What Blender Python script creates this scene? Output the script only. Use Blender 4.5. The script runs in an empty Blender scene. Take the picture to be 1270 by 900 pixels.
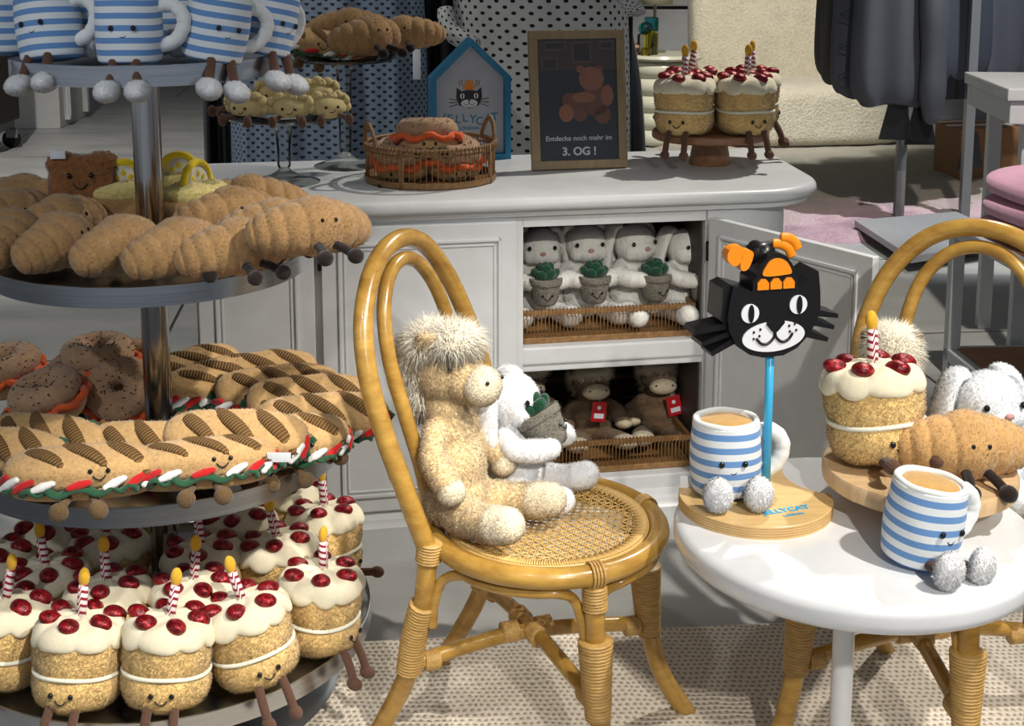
import bpy, bmesh, math, random
import numpy as np
from mathutils import Vector, Matrix, Euler
R = math.radians
PI = math.pi
random.seed(7)
scene = bpy.context.scene
C = scene.collection

# ------------------------------------------------------------------ camera
FPX, PITCH, CX0, CY0, HC = 1656.6, 0.1581, 635.0, 192.3, 1.37
cam_data = bpy.data.cameras.new('camera')
cam = bpy.data.objects.new('camera', cam_data); C.objects.link(cam)
cam.location = (0, 0, HC)
cam.rotation_euler = (PI/2 - PITCH, 0, 0)
cam_data.sensor_width = 36
cam_data.lens = FPX/1270*36
cam_data.shift_y = -(450 - CY0)/1270
cam_data.clip_start = 0.05
cam_data.clip_end = 80
scene.camera = cam
_c, _s = math.cos(PITCH), math.sin(PITCH)
def ray(px, py):
    u = (CY0 - py)/FPX
    return Vector(((px - CX0)/FPX, _c + u*_s, -_s + u*_c))
def at_z(px, py, z):
    r = ray(px, py); return Vector((0, 0, HC)) + r*((z - HC)/r.z)
def at_y(px, py, Y):
    r = ray(px, py); return Vector((0, 0, HC)) + r*(Y/r.y)

# ------------------------------------------------------------------ light
scene.view_settings.view_transform = 'Standard'
scene.view_settings.look = 'None'
scene.view_settings.gamma = 1
scene.view_settings.use_curve_mapping = False
scene.view_settings.exposure = 0.75
world = bpy.data.worlds.new('shop_light'); scene.world = world
world.use_nodes = True
world.node_tree.nodes['Background'].inputs[0].default_value = (0.80, 0.88, 1.0, 1)
world.node_tree.nodes['Background'].inputs[1].default_value = 0.20
def spot(name, loc, target, power, size=50, blend=0.5, radius=0.05, col=(1, 0.95, 0.87)):
    l = bpy.data.lights.new(name, 'SPOT'); l.energy = power; l.spot_size = R(size); l.spot_blend = blend
    l.shadow_soft_size = radius; l.color = col
    o = bpy.data.objects.new(name, l); C.objects.link(o); o.location = loc
    o.rotation_euler = (Vector(target) - Vector(loc)).to_track_quat('-Z', 'Y').to_euler()
    return o
spot('ceiling_or_fill_spot', (1.9, 0.9, 3.3), (0.15, 2.1, 0.4), 270, 34, 0.6)
spot('ceiling_or_fill_spot', (1.7, 4.3, 3.3), (0.35, 2.9, 0.7), 200, 42, 0.7)
spot('ceiling_or_fill_spot', (-0.7, 0.0, 3.3), (-0.1, 2.8, 0.3), 40, 26, 0.7, col=(0.93, 0.96, 1))
spot('ceiling_or_fill_spot', (0.9, 0.2, 2.9), (-0.45, 2.05, 0.2), 230, 18, 0.6)
spot('ceiling_or_fill_spot', (1.0, -1.4, 2.8), (0.5, 2.3, 0.40), 210, 24, 0.7)  # added front fill from behind the camera, brightens toy fronts and shelves
spot('ceiling_or_fill_spot', (1.4, 2.7, 3.5), (1.9, 5.0, 0.5), 260, 48, 0.7)  # added fill, brightens the rack base plate and white display table
spot('ceiling_or_fill_spot', (-1.9, -0.6, 3.0), (-0.8, 2.3, 0.5), 60, 26, 0.7, col=(0.92, 0.96, 1))  # added cool fill from the left front, lifts the left of the tiers
spot('ceiling_or_fill_spot', (-2.4, 5.2, 3.6), (-2.0, 7.4, 0), 420, 75, 0.8, col=(1, 0.98, 0.95))
spot('ceiling_or_fill_spot', (-1.6, 3.4, 3.6), (-1.5, 4.4, 0), 120, 70, 0.8, col=(1, 0.98, 0.95))
spot('ceiling_or_fill_spot', (1.0, 6.3, 3.6), (1.6, 9.0, 0.7), 460, 36, 0.7, col=(1, 0.96, 0.88))
spot('ceiling_or_fill_spot', (2.6, 5.0, 3.6), (2.1, 6.9, 0), 420, 50, 0.7, col=(0.9, 0.95, 1))

# ------------------------------------------------------------------ materials
def nmat(name):
    m = bpy.data.materials.new(name); m.use_nodes = True
    nt = m.node_tree; b = nt.nodes['Principled BSDF']
    return m, nt, b
def rgb(c): return (c[0], c[1], c[2], 1)
def srgb(r, g, b):
    f = lambda v: (v/255/12.92) if v/255 <= 0.04045 else ((v/255 + 0.055)/1.055)**2.4
    return (f(r), f(g), f(b))
def coords(nt, kind='Object', scale=(1, 1, 1), rot=(0, 0, 0)):
    tc = nt.nodes.new('ShaderNodeTexCoord'); mp = nt.nodes.new('ShaderNodeMapping')
    mp.inputs['Scale'].default_value = scale; mp.inputs['Rotation'].default_value = rot
    nt.links.new(tc.outputs[kind], mp.inputs['Vector']); return mp.outputs[0]
def noise(nt, vec, scale, detail=3, rough=0.6):
    n = nt.nodes.new('ShaderNodeTexNoise'); n.inputs['Scale'].default_value = scale
    n.inputs['Detail'].default_value = detail; n.inputs['Roughness'].default_value = rough
    nt.links.new(vec, n.inputs['Vector']); return n.outputs['Fac']
def ramp(nt, fac, stops):
    r = nt.nodes.new('ShaderNodeValToRGB'); cr = r.color_ramp
    while len(cr.elements) < len(stops): cr.elements.new(0.5)
    for e, (p, c) in zip(cr.elements, stops): e.position = p; e.color = rgb(c)
    nt.links.new(fac, r.inputs[0]); return r.outputs[0]
def bump(nt, b, h, strength, dist=0.01):
    n = nt.nodes.new('ShaderNodeBump'); n.inputs['Strength'].default_value = strength
    n.inputs['Distance'].default_value = dist
    nt.links.new(h, n.inputs['Height']); nt.links.new(n.outputs[0], b.inputs['Normal'])
def M(nt, op, a, b=None, c=None):
    n = nt.nodes.new('ShaderNodeMath'); n.operation = op
    for i, v in enumerate((a, b, c)):
        if v is None: continue
        if isinstance(v, (int, float)): n.inputs[i].default_value = v
        else: nt.links.new(v, n.inputs[i])
    return n.outputs[0]
def mixc(nt, fac, a, b):
    n = nt.nodes.new('ShaderNodeMix'); n.data_type = 'RGBA'
    nt.links.new(fac, n.inputs[0])
    for k, v in ((6, a), (7, b)):
        if isinstance(v, tuple): n.inputs[k].default_value = rgb(v)
        else: nt.links.new(v, n.inputs[k])
    return n.outputs[2]
def plain(name, col, rough=0.5, metal=0.0, spec=0.5, coat=0.0, bumpy=0.0, bscale=200):
    m, nt, b = nmat(name)
    v = coords(nt); n = noise(nt, v, 12, 4)
    d = tuple(x*0.9 for x in col)
    nt.links.new(ramp(nt, n, [(0.3, d), (0.7, col)]), b.inputs['Base Color'])
    b.inputs['Roughness'].default_value = rough; b.inputs['Metallic'].default_value = metal
    b.inputs['Specular IOR Level'].default_value = spec; b.inputs['Coat Weight'].default_value = coat
    if bumpy: bump(nt, b, noise(nt, v, bscale, 3), bumpy, 0.002)
    return m
def fur(name, col, dark=0.72, scale=170, strength=0.7, sheen=0.35, detail=4, dist=0.004):
    m, nt, b = nmat(name)
    v = coords(nt)
    n1 = noise(nt, v, scale, detail, 0.65); n2 = noise(nt, v, scale*0.12, 2)
    s = M(nt, 'ADD', M(nt, 'MULTIPLY', n1, 0.65), M(nt, 'MULTIPLY', n2, 0.35))
    nt.links.new(ramp(nt, s, [(0.36, tuple(x*dark for x in col)), (0.58, col)]), b.inputs['Base Color'])
    b.inputs['Roughness'].default_value = 0.95; b.inputs['Specular IOR Level'].default_value = 0.12
    b.inputs['Sheen Weight'].default_value = sheen; b.inputs['Sheen Roughness'].default_value = 0.5
    bump(nt, b, n1, strength, dist)
    return m
def wood(name, c1, c2, scale=(2, 30, 30), rough=0.5, rot=(0, 0, 0), coat=0.0, s=4):
    m, nt, b = nmat(name)
    v = coords(nt, 'Object', scale, rot)
    n = noise(nt, v, s, 6, 0.65)
    nt.links.new(ramp(nt, n, [(0.3, c1), (0.7, c2)]), b.inputs['Base Color'])
    b.inputs['Roughness'].default_value = rough; b.inputs['Coat Weight'].default_value = coat
    bump(nt, b, n, 0.15, 0.002)
    return m
MT = {}
MT['white_paint'] = plain('white_paint', srgb(206, 208, 208), 0.38, bumpy=0.05, bscale=60)
MT['table_white'] = plain('table_white', srgb(226, 228, 230), 0.22, coat=0.3)
MT['dark_metal'] = plain('dark_metal', (0.012, 0.011, 0.01), 0.4, 0.6)
MT['black'] = plain('black_satin', (0.006, 0.006, 0.007), 0.35)
MT['orange'] = plain('orange_satin', srgb(240, 140, 20), 0.4)
MT['blue_rod'] = plain('blue_rod', srgb(62, 178, 226), 0.35)
MT['blue_paint'] = plain('blue_paint', srgb(36, 128, 172), 0.5)
MT['lettering_blue'] = plain('lettering_blue', srgb(60, 140, 175), 0.5)
MT['white_flat'] = plain('white_flat', srgb(226, 228, 232), 0.5)
MT['paper'] = plain('paper', srgb(188, 192, 198), 0.6)
MT['eye'] = plain('bead_black', (0.008, 0.007, 0.008), 0.15)
MT['thread'] = plain('thread_black', (0.012, 0.01, 0.01), 0.8)
MT['red_tag'] = plain('red_tag', srgb(185, 22, 30), 0.4)
MT['tag_white'] = plain('tag_white', srgb(225, 228, 232), 0.5)
MT['pink_nose'] = plain('pink_nose', srgb(200, 150, 145), 0.8)
def steel():
    m, nt, b = nmat('brushed_steel')
    v = coords(nt, 'Object', (1, 1, 60)); n = noise(nt, v, 6, 3)
    nt.links.new(ramp(nt, n, [(0.3, (0.40, 0.42, 0.45)), (0.7, (0.54, 0.56, 0.59))]), b.inputs['Base Color'])
    b.inputs['Metallic'].default_value = 1; b.inputs['Roughness'].default_value = 0.26
    return m
MT['steel'] = steel()
def chrome():
    m, nt, b = nmat('polished_steel_pole')
    v = coords(nt, 'Object', (80, 80, 1.5)); n = noise(nt, v, 1.0, 2)
    nt.links.new(ramp(nt, n, [(0.3, (0.26, 0.25, 0.25)), (0.7, (0.5, 0.48, 0.46))]), b.inputs['Base Color'])
    b.inputs['Metallic'].default_value = 1; b.inputs['Roughness'].default_value = 0.16
    return m
MT['chrome'] = chrome()
def glass(name='clear_glass', col=(1, 1, 1), ior=1.45, rough=0.0):
    m, nt, b = nmat(name)
    v = coords(nt); n = noise(nt, v, 3)
    nt.links.new(ramp(nt, n, [(0, tuple(x*0.98 for x in col)), (1, col)]), b.inputs['Base Color'])
    b.inputs['Transmission Weight'].default_value = 1; b.inputs['Roughness'].default_value = rough
    b.inputs['IOR'].default_value = ior
    return m
def thin_glass(name, tint, ior=1.3):
    m = bpy.data.materials.new(name); m.use_nodes = True; nt = m.node_tree; nt.nodes.clear()
    out = nt.nodes.new('ShaderNodeOutputMaterial'); tr = nt.nodes.new('ShaderNodeBsdfTransparent'); gl = nt.nodes.new('ShaderNodeBsdfGlossy')
    fr = nt.nodes.new('ShaderNodeFresnel'); mx = nt.nodes.new('ShaderNodeMixShader'); fr.inputs[0].default_value = ior
    tr.inputs[0].default_value = rgb(tint); gl.inputs['Roughness'].default_value = 0.03
    nt.links.new(fr.outputs[0], mx.inputs[0]); nt.links.new(tr.outputs[0], mx.inputs[1]); nt.links.new(gl.outputs[0], mx.inputs[2])
    nt.links.new(mx.outputs[0], out.inputs[0]); return m
MT['glass'] = thin_glass('clear_glass', (0.86, 0.88, 0.88), 1.5)
MT['rattan'] = wood('rattan_pole', srgb(146, 106, 42), srgb(188, 148, 70), (6, 6, 14), 0.26, coat=0.35, s=3)
MT['rattan_dark'] = wood('rattan_pole_brown', srgb(112, 84, 42), srgb(156, 122, 66), (6, 6, 14), 0.32, coat=0.3, s=3)
MT['cane'] = plain('cane_strip', srgb(214, 176, 106), 0.45)
MT['binding'] = wood('cane_binding', srgb(158, 120, 62), srgb(206, 168, 100), (20, 20, 120), 0.45, s=2)
MT['wicker'] = wood('wicker_brown', srgb(108, 76, 42), srgb(150, 112, 68), (30, 30, 30), 0.55, s=3)
MT['beech'] = wood('beech_board', srgb(196, 160, 116), srgb(222, 192, 150), (3, 40, 3), 0.42, s=2.5)
MT['ply'] = wood('birch_plywood', srgb(206, 168, 108), srgb(224, 190, 132), (3, 26, 3), 0.35, s=2.5)
MT['acacia'] = wood('brown_wood', srgb(124, 84, 54), srgb(160, 116, 80), (4, 40, 10), 0.45, s=3)
MT['frame_wood'] = wood('frame_wood', srgb(132, 112, 80), srgb(158, 136, 100), (20, 3, 3), 0.55, s=3)
MT['croissant'] = fur('plush_tan', srgb(176, 138, 92), 0.8, 120, 0.5, 0.3)
MT['croissant_gold'] = fur('plush_golden', srgb(204, 160, 104), 0.78, 120, 0.5, 0.3)
MT['legs_dark'] = fur('cord_dark_brown', srgb(38, 28, 25), 0.7, 260, 0.5, 0.2)
MT['legs_brown'] = fur('cord_brown', srgb(98, 70, 56), 0.8, 260, 0.5, 0.2)
MT['legs_olive'] = fur('cord_olive_brown', srgb(108, 86, 58), 0.7, 260, 0.5, 0.2)
MT['sponge'] = fur('curly_pile_sand', srgb(255, 214, 140), 0.82, 150, 1.0, 0.3, dist=0.006)
MT['icing'] = fur('cream_velour', srgb(226, 216, 188), 0.93, 60, 0.25, 0.2)
MT['filling'] = fur('cream_ribbon', srgb(228, 226, 206), 0.93, 200, 0.2, 0.2)
def shiny_red():
    m, nt, b = nmat('crushed_velvet_red')
    v = coords(nt); n = noise(nt, v, 110, 3, 0.7)
    nt.links.new(ramp(nt, n, [(0.4, srgb(84, 4, 12)), (0.6, srgb(150, 14, 26)), (0.72, srgb(214, 60, 66))]), b.inputs['Base Color'])
    b.inputs['Roughness'].default_value = 0.33; b.inputs['Metallic'].default_value = 0.3
    bump(nt, b, n, 0.7, 0.004); return m
MT['cherry'] = shiny_red()
def stripes(name, ca, cb, freq, axis=2, skew=0.0, duty=0.5, offset=0.0, rough=0.85):
    # straight or spiral stripes from UV v (and u for the skew)
    m, nt, b = nmat(name)
    tc = nt.nodes.new('ShaderNodeTexCoord'); sp = nt.nodes.new('ShaderNodeSeparateXYZ')
    nt.links.new(tc.outputs['UV'], sp.inputs[0])
    t = M(nt, 'ADD', M(nt, 'MULTIPLY', sp.outputs[1], freq), M(nt, 'MULTIPLY', sp.outputs[0], skew))
    t = M(nt, 'FRACT', M(nt, 'ADD', t, offset + 10.0))
    f = M(nt, 'LESS_THAN', t, duty)
    nt.links.new(mixc(nt, f, ca, cb), b.inputs['Base Color'])
    b.inputs['Roughness'].default_value = rough; b.inputs['Sheen Weight'].default_value = 0.15
    b.inputs['Specular IOR Level'].default_value = 0.2
    v = coords(nt); bump(nt, b, noise(nt, v, 400, 3), 0.25, 0.002)
    return m
MT['candle'] = stripes('candle_stripe', srgb(226, 214, 212), srgb(140, 30, 50), 5, skew=1.0, duty=0.42)
MT['mug_stripe'] = stripes('mug_stripe', srgb(222, 226, 228), srgb(104, 146, 198), 5.6, duty=0.48, offset=0.28)
MT['mug_white'] = fur('white_fleece', srgb(226, 228, 226), 0.92, 60, 0.2, 0.2)
MT['coffee'] = fur('coffee_velour', srgb(192, 150, 86), 0.85, 80, 0.3, 0.3)
MT['white_fur'] = fur('white_fur', srgb(246, 247, 248), 0.94, 150, 0.6, 0.3)
MT['bunny_cream'] = fur('bunny_cream', srgb(240, 238, 230), 0.9, 150, 0.5, 0.3)
MT['bunny_grey'] = fur('bunny_silver', srgb(242, 248, 252), 0.85, 150, 0.5, 0.3)
MT['pony'] = fur('pony_sand', srgb(246, 214, 162), 0.76, 130, 0.8, 0.35, dist=0.006)
MT['pony_brown'] = fur('pony_brown', srgb(150, 120, 88), 0.66, 130, 0.8, 0.3, dist=0.006)
MT['hoof'] = fur('hoof_cream', srgb(244, 228, 196), 0.8, 260, 0.8, 0.25)
MT['mane'] = fur('mane_cream', srgb(250, 240, 218), 0.9, 200, 0.3, 0.2)
MT['yellow'] = fur('yellow_velour', srgb(236, 206, 40), 0.9, 80, 0.3, 0.3)
MT['flame'] = fur('flame_mustard', srgb(222, 170, 50), 0.85, 120, 0.3, 0.3)
MT['pale_yellow'] = fur('pale_yellow_plush', srgb(232, 214, 140), 0.8, 120, 0.5, 0.3)
MT['lemon_white'] = fur('lemon_white', srgb(226, 222, 200), 0.9, 120, 0.3, 0.3)
MT['toast'] = fur('toast_brown', srgb(150, 102, 62), 0.75, 120, 0.6, 0.3)
MT['bagel'] = fur('bagel_taupe', srgb(184, 148, 114), 0.8, 120, 0.5, 0.3)
MT['seed'] = fur('seed_brown', srgb(96, 66, 46), 0.8, 200, 0.3, 0.1)
MT['salmon'] = fur('salmon_orange', srgb(226, 98, 46), 0.85, 70, 0.35, 0.3)
MT['bread'] = fur('bread_sand', srgb(200, 162, 110), 0.8, 110, 0.5, 0.3)
MT['ham'] = fur('ham_red', srgb(190, 36, 36), 0.85, 90, 0.3, 0.3)
MT['mozz'] = fur('mozzarella_white', srgb(228, 226, 222), 0.93, 90, 0.3, 0.3)
MT['lettuce'] = fur('lettuce_green', srgb(44, 84, 58), 0.75, 90, 0.5, 0.3)
def corded():
    m, nt, b = nmat('corduroy_brown')
    tc = nt.nodes.new('ShaderNodeTexCoord'); sp = nt.nodes.new('ShaderNodeSeparateXYZ')
    nt.links.new(tc.outputs['UV'], sp.inputs[0])
    w = M(nt, 'PINGPONG', M(nt, 'MULTIPLY', sp.outputs[1], 44), 1.0)
    nt.links.new(ramp(nt, w, [(0.2, srgb(84, 60, 28)), (0.8, srgb(136, 100, 52))]), b.inputs['Base Color'])
    b.inputs['Roughness'].default_value = 0.9; bump(nt, b, w, 0.8, 0.003); return m
MT['cord'] = corded()
MT['dumpling'] = fur('dumpling_cream', srgb(204, 184, 128), 0.88, 70, 0.25, 0.25)
MT['pot_grey'] = fur('knit_grey', srgb(150, 144, 130), 0.6, 220, 1.0, 0.2, dist=0.006)
MT['leaf'] = fur('leaf_chenille', srgb(24, 74, 50), 0.6, 200, 0.8, 0.3)
MT['leaf_dark'] = fur('leaf_chenille_dark', srgb(28, 60, 44), 0.6, 200, 0.8, 0.3)
MT['boucle'] = fur('boucle_cream', srgb(206, 197, 174), 0.78, 60, 0.8, 0.3, dist=0.02)
MT['pink_knit'] = fur('pink_knit', srgb(226, 172, 194), 0.9, 60, 0.3, 0.3)
MT['jacket'] = plain('jacket_nylon', srgb(58, 60, 67), 0.55, bumpy=0.3, bscale=40)
MT['jacket_olive'] = plain('jacket_olive', srgb(62, 59, 50), 0.6, bumpy=0.3, bscale=40)
MT['jacket_navy'] = plain('jacket_navy', srgb(44, 48, 57), 0.55, bumpy=0.3, bscale=40)
MT['cream_lacquer'] = plain('cream_lacquer', srgb(196, 194, 172), 0.25)
MT['lamp_shade'] = plain('lamp_shade', srgb(166, 160, 132), 0.8)
MT['grey_metal'] = plain('grey_metal', srgb(120, 120, 120), 0.35, 0.4)
MT['grey_plate'] = plain('grey_plate', srgb(150, 150, 150), 0.35, 0.0)
MT['cardboard'] = plain('cardboard', srgb(140, 100, 64), 0.8)
MT['shelf_wood'] = wood('shelf_wood', srgb(136, 92, 56), srgb(160, 112, 72), (2, 20, 20), 0.5)
MT['wall_grey'] = plain('wall_grey', srgb(150, 150, 150), 0.7)
MT['wall_white'] = plain('wall_white', srgb(190, 188, 182), 0.6)

# pattern on cloth through UV, u and v in metres
def pattern(name, base, ink, cell, kind, size):
    m, nt, b = nmat(name)
    tc = nt.nodes.new('ShaderNodeTexCoord'); sp = nt.nodes.new('ShaderNodeSeparateXYZ')
    nt.links.new(tc.outputs['UV'], sp.inputs[0])
    y = M(nt, 'DIVIDE', sp.outputs[1], cell*0.5); row = M(nt, 'FLOOR', y)
    x = M(nt, 'ADD', M(nt, 'DIVIDE', sp.outputs[0], cell), M(nt, 'MULTIPLY', M(nt, 'MODULO', row, 2.0), 0.5))
    fx = M(nt, 'DIVIDE', M(nt, 'SUBTRACT', M(nt, 'FRACT', x), 0.5), size)
    fy = M(nt, 'DIVIDE', M(nt, 'MULTIPLY', M(nt, 'SUBTRACT', M(nt, 'FRACT', y), 0.5), 0.5), size)
    if kind == 'dot':
        f = M(nt, 'LESS_THAN', M(nt, 'ADD', M(nt, 'MULTIPLY', fx, fx), M(nt, 'MULTIPLY', fy, fy)), 1.0)
    else:
        x2 = M(nt, 'MULTIPLY', fx, fx); y2 = M(nt, 'MULTIPLY', fy, fy)
        a = M(nt, 'SUBTRACT', M(nt, 'ADD', x2, y2), 1.0)
        a3 = M(nt, 'MULTIPLY', M(nt, 'MULTIPLY', a, a), a)
        f = M(nt, 'LESS_THAN', M(nt, 'SUBTRACT', a3, M(nt, 'MULTIPLY', x2, M(nt, 'MULTIPLY', y2, fy))), 0.0)
    nt.links.new(mixc(nt, f, base, ink), b.inputs['Base Color'])
    b.inputs['Roughness'].default_value = 0.9
    v = coords(nt); bump(nt, b, noise(nt, v, 300, 2), 0.2, 0.002)
    return m
MT['hearts'] = pattern('heart_print', srgb(120, 136, 154), srgb(40, 30, 36), 0.027, 'heart', 0.165)
MT['dots'] = pattern('polka_dots', srgb(206, 206, 200), srgb(20, 20, 22), 0.038, 'dot', 0.15)

def floor_mat():
    m, nt, b = nmat('floor_tiles')
    v = coords(nt, 'Object', (1, 1, 1), (0, 0, R(-6)))
    br = nt.nodes.new('ShaderNodeTexBrick')
    br.inputs['Scale'].default_value = 1.0; br.inputs['Brick Width'].default_value = 1.75
    br.inputs['Row Height'].default_value = 1.10; br.inputs['Mortar Size'].default_value = 0.006
    br.inputs['Mortar Smooth'].default_value = 0.1; br.offset = 0.42
    nt.links.new(v, br.inputs['Vector'])
    n = noise(nt, coords(nt, 'Object', (1, 2.2, 1)), 2.2, 6, 0.6)
    base = ramp(nt, n, [(0.3, srgb(150, 150, 147)), (0.7, srgb(178, 177, 172))])
    nt.links.new(base, br.inputs['Color1']); nt.links.new(base, br.inputs['Color2'])
    br.inputs['Mortar'].default_value = rgb(srgb(70, 68, 64))
    nt.links.new(br.outputs['Color'], b.inputs['Base Color'])
    b.inputs['Roughness'].default_value = 0.42; b.inputs['Specular IOR Level'].default_value = 0.35
    return m
MT['floor'] = floor_mat()
def jute_mat():
    m, nt, b = nmat('jute_weave')
    v = coords(nt, 'Object', (1, 1, 1), (0, 0, R(4)))
    sp = nt.nodes.new('ShaderNodeSeparateXYZ')
    nz = nt.nodes.new('ShaderNodeTexNoise'); nz.inputs['Scale'].default_value = 22
    nt.links.new(v, nz.inputs['Vector'])
    off = nt.nodes.new('ShaderNodeVectorMath'); off.operation = 'SCALE'; off.inputs[3].default_value = 0.018
    nt.links.new(nz.outputs['Color'], off.inputs[0])
    add = nt.nodes.new('ShaderNodeVectorMath'); add.operation = 'ADD'
    nt.links.new(v, add.inputs[0]); nt.links.new(off.outputs[0], add.inputs[1])
    nt.links.new(add.outputs[0], sp.inputs[0])
    y = M(nt, 'DIVIDE', sp.outputs[1], 0.0145); row = M(nt, 'FLOOR', y)
    x = M(nt, 'ADD', M(nt, 'DIVIDE', sp.outputs[0], 0.0125), M(nt, 'MULTIPLY', M(nt, 'MODULO', M(nt, 'ABSOLUTE', row), 2.0), 0.5))
    fx = M(nt, 'SUBTRACT', M(nt, 'FRACT', x), 0.5); fy = M(nt, 'SUBTRACT', M(nt, 'FRACT', y), 0.5)
    d = M(nt, 'SQRT', M(nt, 'ADD', M(nt, 'MULTIPLY', fx, fx), M(nt, 'MULTIPLY', M(nt, 'MULTIPLY', fy, fy), 1.3)))
    fine = noise(nt, v, 420, 3)
    dd = M(nt, 'ADD', d, M(nt, 'MULTIPLY', M(nt, 'SUBTRACT', fine, 0.5), 0.35))
    col = ramp(nt, dd, [(0.05, srgb(134, 112, 90)), (0.22, srgb(188, 172, 150)), (0.46, srgb(224, 214, 198))])
    nt.links.new(col, b.inputs['Base Color']); b.inputs['Roughness'].default_value = 0.95
    bump(nt, b, dd, 1.0, 0.006)
    return m
MT['jute'] = jute_mat()
def pastel_rug():
    m, nt, b = nmat('faded_rug')
    v = coords(nt); sp = nt.nodes.new('ShaderNodeSeparateXYZ'); nt.links.new(v, sp.inputs[0])
    n = noise(nt, v, 1.6, 5, 0.65)
    t = M(nt, 'ADD', M(nt, 'MULTIPLY', M(nt, 'ADD', sp.outputs[1], 2.0), 0.25), M(nt, 'MULTIPLY', M(nt, 'SUBTRACT', n, 0.5), 0.5))
    nt.links.new(ramp(nt, t, [(0.02, srgb(150, 116, 132)), (0.12, srgb(206, 176, 180)), (0.24, srgb(176, 166, 152)), (0.6, srgb(156, 152, 136)), (0.95, srgb(190, 172, 160))]), b.inputs['Base Color'])
    b.inputs['Roughness'].default_value = 0.95
    bump(nt, b, noise(nt, v, 60, 4), 1.0, 0.02)
    return m
MT['rug'] = pastel_rug()

# ------------------------------------------------------------------ mesh helpers
class MB:
    def __init__(s): s.v = []; s.f = []; s.uv = []; s.mi = []
    def add(s, vs, fs, uvs=None, mi=0):
        o = len(s.v); s.v += [tuple(p) for p in vs]
        s.f += [tuple(i + o for i in f) for f in fs]
        s.uv += [tuple(u) for u in uvs] if uvs else [(0.0, 0.0)]*len(vs)
        s.mi += [mi]*len(fs); return s
    def xf(s, mat, start=0):
        s.v[start:] = [tuple(mat @ Vector(p)) for p in s.v[start:]]; return s
    def mesh(s, name, mats, smooth=True):
        me = bpy.data.meshes.new(name); me.from_pydata(s.v, [], s.f)
        me.validate()
        for m in (mats if isinstance(mats, (list, tuple)) else [mats]): me.materials.append(m)
        if len(me.polygons) == len(s.f):
            me.polygons.foreach_set('material_index', s.mi)
            uvl = me.uv_layers.new(name='UVMap')
            idx = np.zeros(len(me.loops), dtype=np.int32); me.loops.foreach_get('vertex_index', idx)
            uvl.data.foreach_set('uv', np.array(s.uv, dtype=np.float32)[idx].ravel())
        me.polygons.foreach_set('use_smooth', [smooth]*len(me.polygons))
        me.update(); return me
    def build(s, name, mats, parent=None, smooth=True, sharp=None):
        me = s.mesh(name, mats, smooth)
        o = link(name, me, parent)
        if sharp is not None:
            try: me.set_sharp_from_angle(angle=R(sharp))
            except Exception: pass
        return o
def link(name, me, parent=None):
    o = bpy.data.objects.new(name, me); C.objects.link(o)
    if parent: o.parent = parent
    return o
def thing(name, label, cat, loc=(0, 0, 0), rz=0.0, group=None, scale=1.0, rot=None):
    o = bpy.data.objects.new(name, None); C.objects.link(o)
    o.empty_display_size = 0.02
    o.location = loc; o.rotation_euler = rot if rot else (0, 0, rz); o.scale = (scale,)*3
    tag(o, label, cat, group); return o
def tag(o, label, cat, group=None):
    o['label'] = label; o['category'] = cat
    if group: o['group'] = group
    return o
def struct(o): o['kind'] = 'structure'; return o
def dup(root, loc, rot=(0, 0, 0), label=None, group=None, scale=None):
    kids = {}
    for ob in C.objects:
        if ob.parent: kids.setdefault(ob.parent.name, []).append(ob)
    def rec(src, par):
        c = src.copy(); C.objects.link(c)
        if par: c.parent = par
        for k in kids.get(src.name, []): rec(k, c)
        return c
    r = rec(root, None); r.location = loc; r.rotation_euler = rot
    if scale: r.scale = (scale,)*3
    if label: r['label'] = label
    if group: r['group'] = group
    return r
def frames(pts):
    pts = [Vector(p) for p in pts]; n = len(pts); T = []
    for i in range(n):
        a = pts[max(i-1, 0)]; b = pts[min(i+1, n-1)]; t = (b-a)
        T.append(t.normalized() if t.length > 1e-9 else Vector((0, 0, 1)))
    up = Vector((0, 0, 1)) if abs(T[0].z) < 0.9 else Vector((1, 0, 0))
    N = []; x = up.cross(T[0]).normalized()
    for i in range(n):
        x = (x - T[i]*x.dot(T[i])).normalized(); N.append((x, T[i].cross(x).normalized()))
    return pts, T, N
def tube(mb, pts, r, seg=10, cap=True, flat=1.0, mi=0, closed=False, vlen=False):
    pts, T, N = frames(pts); n = len(pts)
    rs = r if isinstance(r, (list, tuple)) else [r]*n
    vs = []; uv = []
    for i in range(n):
        for k in range(seg):
            a = 2*PI*k/seg
            vs.append(pts[i] + N[i][0]*math.cos(a)*rs[i] + N[i][1]*math.sin(a)*rs[i]*flat)
            uv.append((k/seg, i/(n-1)))
    fs = []
    for i in range(n-1):
        for k in range(seg):
            fs.append((i*seg+k, i*seg+(k+1) % seg, (i+1)*seg+(k+1) % seg, (i+1)*seg+k))
    if closed:
        for k in range(seg):
            fs.append(((n-1)*seg+k, (n-1)*seg+(k+1) % seg, (k+1) % seg, k))
    elif cap:
        fs.append(tuple(reversed(range(seg)))); fs.append(tuple((n-1)*seg+k for k in range(seg)))
    return mb.add(vs, fs, uv, mi)
def rounded(mb, pts, r, seg=12, mi=0):
    """tube with rounded ends"""
    pts = [Vector(p) for p in pts]; rs = list(r) if isinstance(r, (list, tuple)) else [r]*len(pts)
    d0 = (pts[0]-pts[1]).normalized(); d1 = (pts[-1]-pts[-2]).normalized()
    P = []; Q = []
    for a in (80, 60, 40, 20): P.append(pts[0]+d0*rs[0]*math.sin(R(a))); Q.append(rs[0]*math.cos(R(a)))
    P += pts; Q += rs
    for a in (20, 40, 60, 80): P.append(pts[-1]+d1*rs[-1]*math.sin(R(a))); Q.append(rs[-1]*math.cos(R(a)))
    return tube(mb, P, Q, seg, True, mi=mi)
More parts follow.
